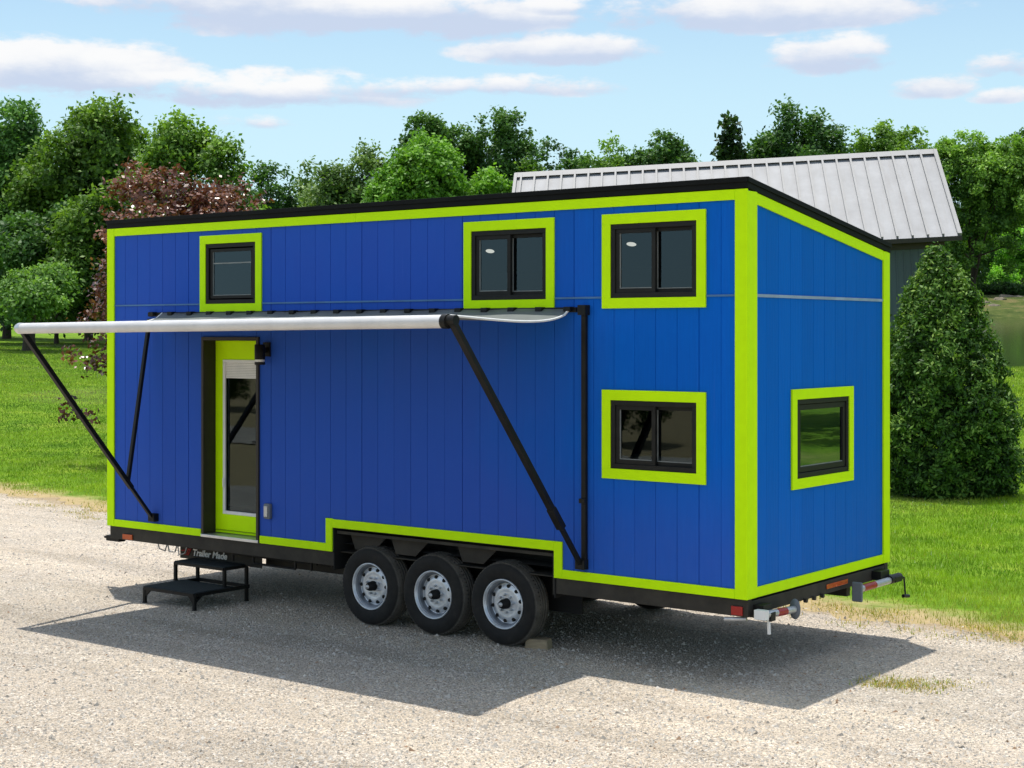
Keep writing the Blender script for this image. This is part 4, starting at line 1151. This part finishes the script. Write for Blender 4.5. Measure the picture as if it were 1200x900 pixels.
# the wood closing the view behind the separate trees: one far-off mass
def far_wood():
    n = 52000; g = np.random.default_rng(77)
    u = g.uniform(-420, 1500, n); D = g.uniform(205, 235, n)
    R_ = (u - 600) / FPX * D
    x = CAM[0] + FW[0] * D + RT[0] * R_; y = CAM[1] + FW[1] * D + RT[1] * R_
    top = 10.0 + 1.8 * np.sin(u * .031 + 1) + 1.5 * np.sin(u * .083) + 1.0 * np.sin(u * .19 + 2) + np.where(u > 1080, 4.0, 0)
    lump = .5 + .5 * np.sin(u * .21 + D) * np.sin(D * .9 + u * .07)
    q = 1 - g.random(n) ** 1.6
    z = height(x, y) + top * q * (.85 + .2 * lump)
    P = np.stack([x, y, z], -1)
    nrm = unit(np.array([-FW[0] * .4, -FW[1] * .4, .6]) + .8 * g.standard_normal((n, 3)))
    ax = unit(np.cross(nrm, unit(g.standard_normal((n, 3))))); bx = np.cross(nrm, ax)
    s_ = (.45 + .5 * g.random(n))[:, None]
    V = np.stack([P - ax * s_, P + bx * s_ * .7, P + ax * s_, P - bx * s_ * .7], 1).reshape(-1, 3)
    t = np.clip(lump * .6 + .3 * q + .3 * g.random(n) - .15, 0, 1)[:, None]
    col = np.array([.018, .045, .014]) * (1 - t) + np.array([.09, .17, .04]) * t
    o = np_mesh('woodland', V, 4, col, M['leaf'])
    tag(o, 'distant dark green wood closing the view behind the separate trees', 'woodland', kind='stuff')
far_wood()
# trees across the farm road, mirrored in the panes of the long wall
src = [o for o in scene.objects if o.get('category') == 'tree' and o.name.startswith('shade_tree')][:3]
k = 0
for x, y, sc1 in [(-52 + 5.2 * q_, -23.5 + (q_ * 37 % 5) * .5,   .25 + .04 * (q_ * 13 % 4) / 3) for q_ in range(14)]:
    a = src[k % 3]; k += 1
    b = a.copy(); COL.objects.link(b); b.location = (x, y, hz(x, y) - .1); b.scale = (sc1 * 1.25, sc1 * 1.0, sc1 * .95); b.rotation_euler = (0, 0, k * 1.3)
    b['label'] = 'dark tree across the farm road, seen only mirrored in the panes'; b['group'] = 'trees mirrored in the windows'
    for ch_ in a.children:
        d = ch_.copy(); COL.objects.link(d); d.parent = b

# clipped evergreen by the end wall
R_, D_ = (1110 - 600) / FPX * 26.6, 26.6
ex_, ey_ = at(R_, D_)
make_tree('arborvitae', 'dense cone shaped evergreen on the lawn beside the end wall', 'evergreen', ex_, ey_, CAM[2] + (390.7 - 284) / FPX * D_, 1.17,
          ((.008, .028, .005), (.075, .178, .020), (.330, .490, .085)), 'cone', 105000, .088, .01, 50, mat='conifer', nclump=4200, sink=.03, trunk_r=.12, lean=(-.035, -.02))

# rocks along the far bank
for k in range(8):
    bear = 1150 + k * 7.2; D = 156.0 + random.uniform(-.6, 9)
    x, y = at((bear - 600) / FPX * D, D)
    s = random.uniform(.45, 1.1)
    bm = bmesh.new(); bmesh.ops.create_icosphere(bm, subdivisions=2, radius=s)
    for vv in bm.verts:
        vv.co *= 1 + random.uniform(-.16, .16); vv.co.z *= .5
    me = bpy.data.meshes.new('rock'); bm.to_mesh(me); bm.free(); me.materials.append(M['rock'])
    o = bpy.data.objects.new('rock', me); COL.objects.link(o); o.location = (x, y, hz(x, y)); o.rotation_euler = (0, 0, random.uniform(0, 6))
    tag(o, 'pale weathered rock lying on the grassy far pond bank', 'rock', 'rocks on the far pond bank')

# ------------------------------------------------------------------ sky, sun, camera
SUN_D = Vector((0.168, -0.107, -1.0)).normalized()
elev = math.asin(-SUN_D.z); az = math.atan2(-SUN_D.x, -SUN_D.y)
w = bpy.data.worlds.new('World'); scene.world = w; w.use_nodes = True
nt = w.node_tree
for n in list(nt.nodes): nt.nodes.remove(n)
out = nt.nodes.new('ShaderNodeOutputWorld')
sky = N(nt, 'ShaderNodeTexSky', sky_type='NISHITA', sun_disc=False, sun_elevation=elev, sun_rotation=az, air_density=1.0, dust_density=0.6, ozone_density=1.2, altitude=200)
SKY_S = 0.15
tc = N(nt, 'ShaderNodeTexCoord').outputs['Generated']
def dot(vx, vy, vz):
    n = nt.nodes.new('ShaderNodeVectorMath'); n.operation = 'DOT_PRODUCT'
    nt.links.new(tc, n.inputs[0]); n.inputs[1].default_value = (vx, vy, vz); return n.outputs['Value']
azn = math_n(nt, 'ARCTAN2', dot(RT[0], RT[1], 0), dot(FW[0], FW[1], 0))        # bearing from the view axis
eln = math_n(nt, 'ARCSINE', dot(0, 0, 1))
cv = N(nt, 'ShaderNodeCombineXYZ', {0: math_n(nt, 'MULTIPLY', azn, 1.0), 1: math_n(nt, 'MULTIPLY', eln, 2.3)}).outputs[0]
fb_ = noise(nt, cv, 17.0, 9, 0.60)
fb2 = noise(nt, cv, 60.0, 6, 0.6)
def cloud(u, v, ru, rv, amp):
    a0 = math.atan((u - 600) / FPX); e0 = math.atan((390.7 - v) / FPX)
    dx = math_n(nt, 'DIVIDE', math_n(nt, 'SUBTRACT', azn, a0), ru / FPX)
    de = math_n(nt, 'SUBTRACT', eln, e0)
    # flat base, billowing top
    up = math_n(nt, 'MAXIMUM', de, 0.0); dn = math_n(nt, 'MINIMUM', de, 0.0)
    dy = math_n(nt, 'ADD', math_n(nt, 'DIVIDE', up, 1.25 * rv / FPX), math_n(nt, 'DIVIDE', dn, 0.75 * rv / FPX))
    r2 = math_n(nt, 'ADD', math_n(nt, 'MULTIPLY', dx, dx), math_n(nt, 'MULTIPLY', dy, dy))
    f = math_n(nt, 'MULTIPLY', math_n(nt, 'SUBTRACT', 1.0, math_n(nt, 'MULTIPLY', r2, .50), True), amp)
    # shade: 0 at the base, 1 at the top
    sh = math_n(nt, 'MULTIPLY', f, math_n(nt, 'MULTIPLY_ADD', dy, 0.5)); 
    return f, dy
CL = [(385, 10, 255, 42, 1.0), (500, 22, 175, 28, .95), (660, 62, 108, 18, .95), (890, 22, 180, 24, 1.0), (978, 75, 68, 21, .95), (80, 95, 145, 28, 1.0), (240, 118, 150, 16, .8),
      (330, 112, 190, 20, .70), (560, 104, 190, 12, .66), (1095, 113, 44, 14, .72), (1175, 92, 44, 14, .62), (1172, 126, 30, 9, .6), (20, 10, 22, 7, .7), (300, 148, 50, 8, .5), (655, 8, 40, 10, .7)]
acc = None; shade = None
for q in CL:
    f, dy = cloud(*q)
    if acc is None: acc, shade = f, math_n(nt, 'MULTIPLY', f, dy)
    else:
        shade = math_n(nt, 'ADD', shade, math_n(nt, 'MULTIPLY', f, dy)); acc = math_n(nt, 'MAXIMUM', acc, f)
# scattered cumulus higher up, out of the picture, for the light and the reflections
hi = math_n(nt, 'MULTIPLY', smooth(nt, eln, .24, .34), smooth(nt, noise(nt, N(nt, 'ShaderNodeMapping', {'Vector': tc, 'Scale': (1, 1, 1.6)}).outputs[0], 3.2, 7, .55), .47, .60))
dens = math_n(nt, 'ADD', acc, math_n(nt, 'MULTIPLY', math_n(nt, 'SUBTRACT', fb_, .5), 2.3))
dens = math_n(nt, 'ADD', dens, math_n(nt, 'MULTIPLY', math_n(nt, 'SUBTRACT', fb2, .5), .55))
dens = math_n(nt, 'MULTIPLY', smooth(nt, dens, .22, .72), smooth(nt, acc, 0.0, .18))
dens = math_n(nt, 'MAXIMUM', math_n(nt, 'MULTIPLY', dens, .92), math_n(nt, 'MULTIPLY', hi, .8))
lit = smooth(nt, math_n(nt, 'ADD', shade, math_n(nt, 'MULTIPLY', math_n(nt, 'SUBTRACT', fb_, .5), 1.9)), -.40, .65)
ccol = mixc(nt, lit, (.60, .68, .85), (1.0, .985, .98))
skyc = mixc(nt, 1.0, sky.outputs[0], (SKY_S * 1.10, SKY_S * 1.12, SKY_S * 1.04), 'MULTIPLY')
skyc = mixc(nt, math_n(nt, 'MULTIPLY', smooth(nt, eln, .27, .05), .82), skyc, (.61, .87, .99))
ccol = mixc(nt, smooth(nt, eln, .25, .36), ccol, (1.75, 1.72, 1.68))
fin = mixc(nt, dens, skyc, ccol)
bg = N(nt, 'ShaderNodeBackground', {'Color': fin, 'Strength': 1.0})
nt.links.new(bg.outputs[0], out.inputs[0])

sd = bpy.data.lights.new('sun', 'SUN'); sd.energy = 4.6; sd.angle = math.radians(0.5); sd.color = (1.0, 0.955, 0.88)
so = bpy.data.objects.new('sun', sd); COL.objects.link(so); so.rotation_euler = SUN_D.to_track_quat('-Z', 'Y').to_euler(); so.location = (-8, 6, 30)

cd = bpy.data.cameras.new('camera'); cd.sensor_width = 36; cd.lens = 36 * FPX / 1200; cd.shift_y = -(450 - 390.666) / 1200
cd.clip_end = 5000; cd.clip_start = 0.1
co = bpy.data.objects.new('camera', cd); COL.objects.link(co); co.location = CAM; co.rotation_euler = (PI / 2, 0, YAW)
scene.camera = co
scene.view_settings.view_transform = 'Standard'; scene.view_settings.look = 'None'; scene.view_settings.exposure = 0; scene.view_settings.gamma = 1
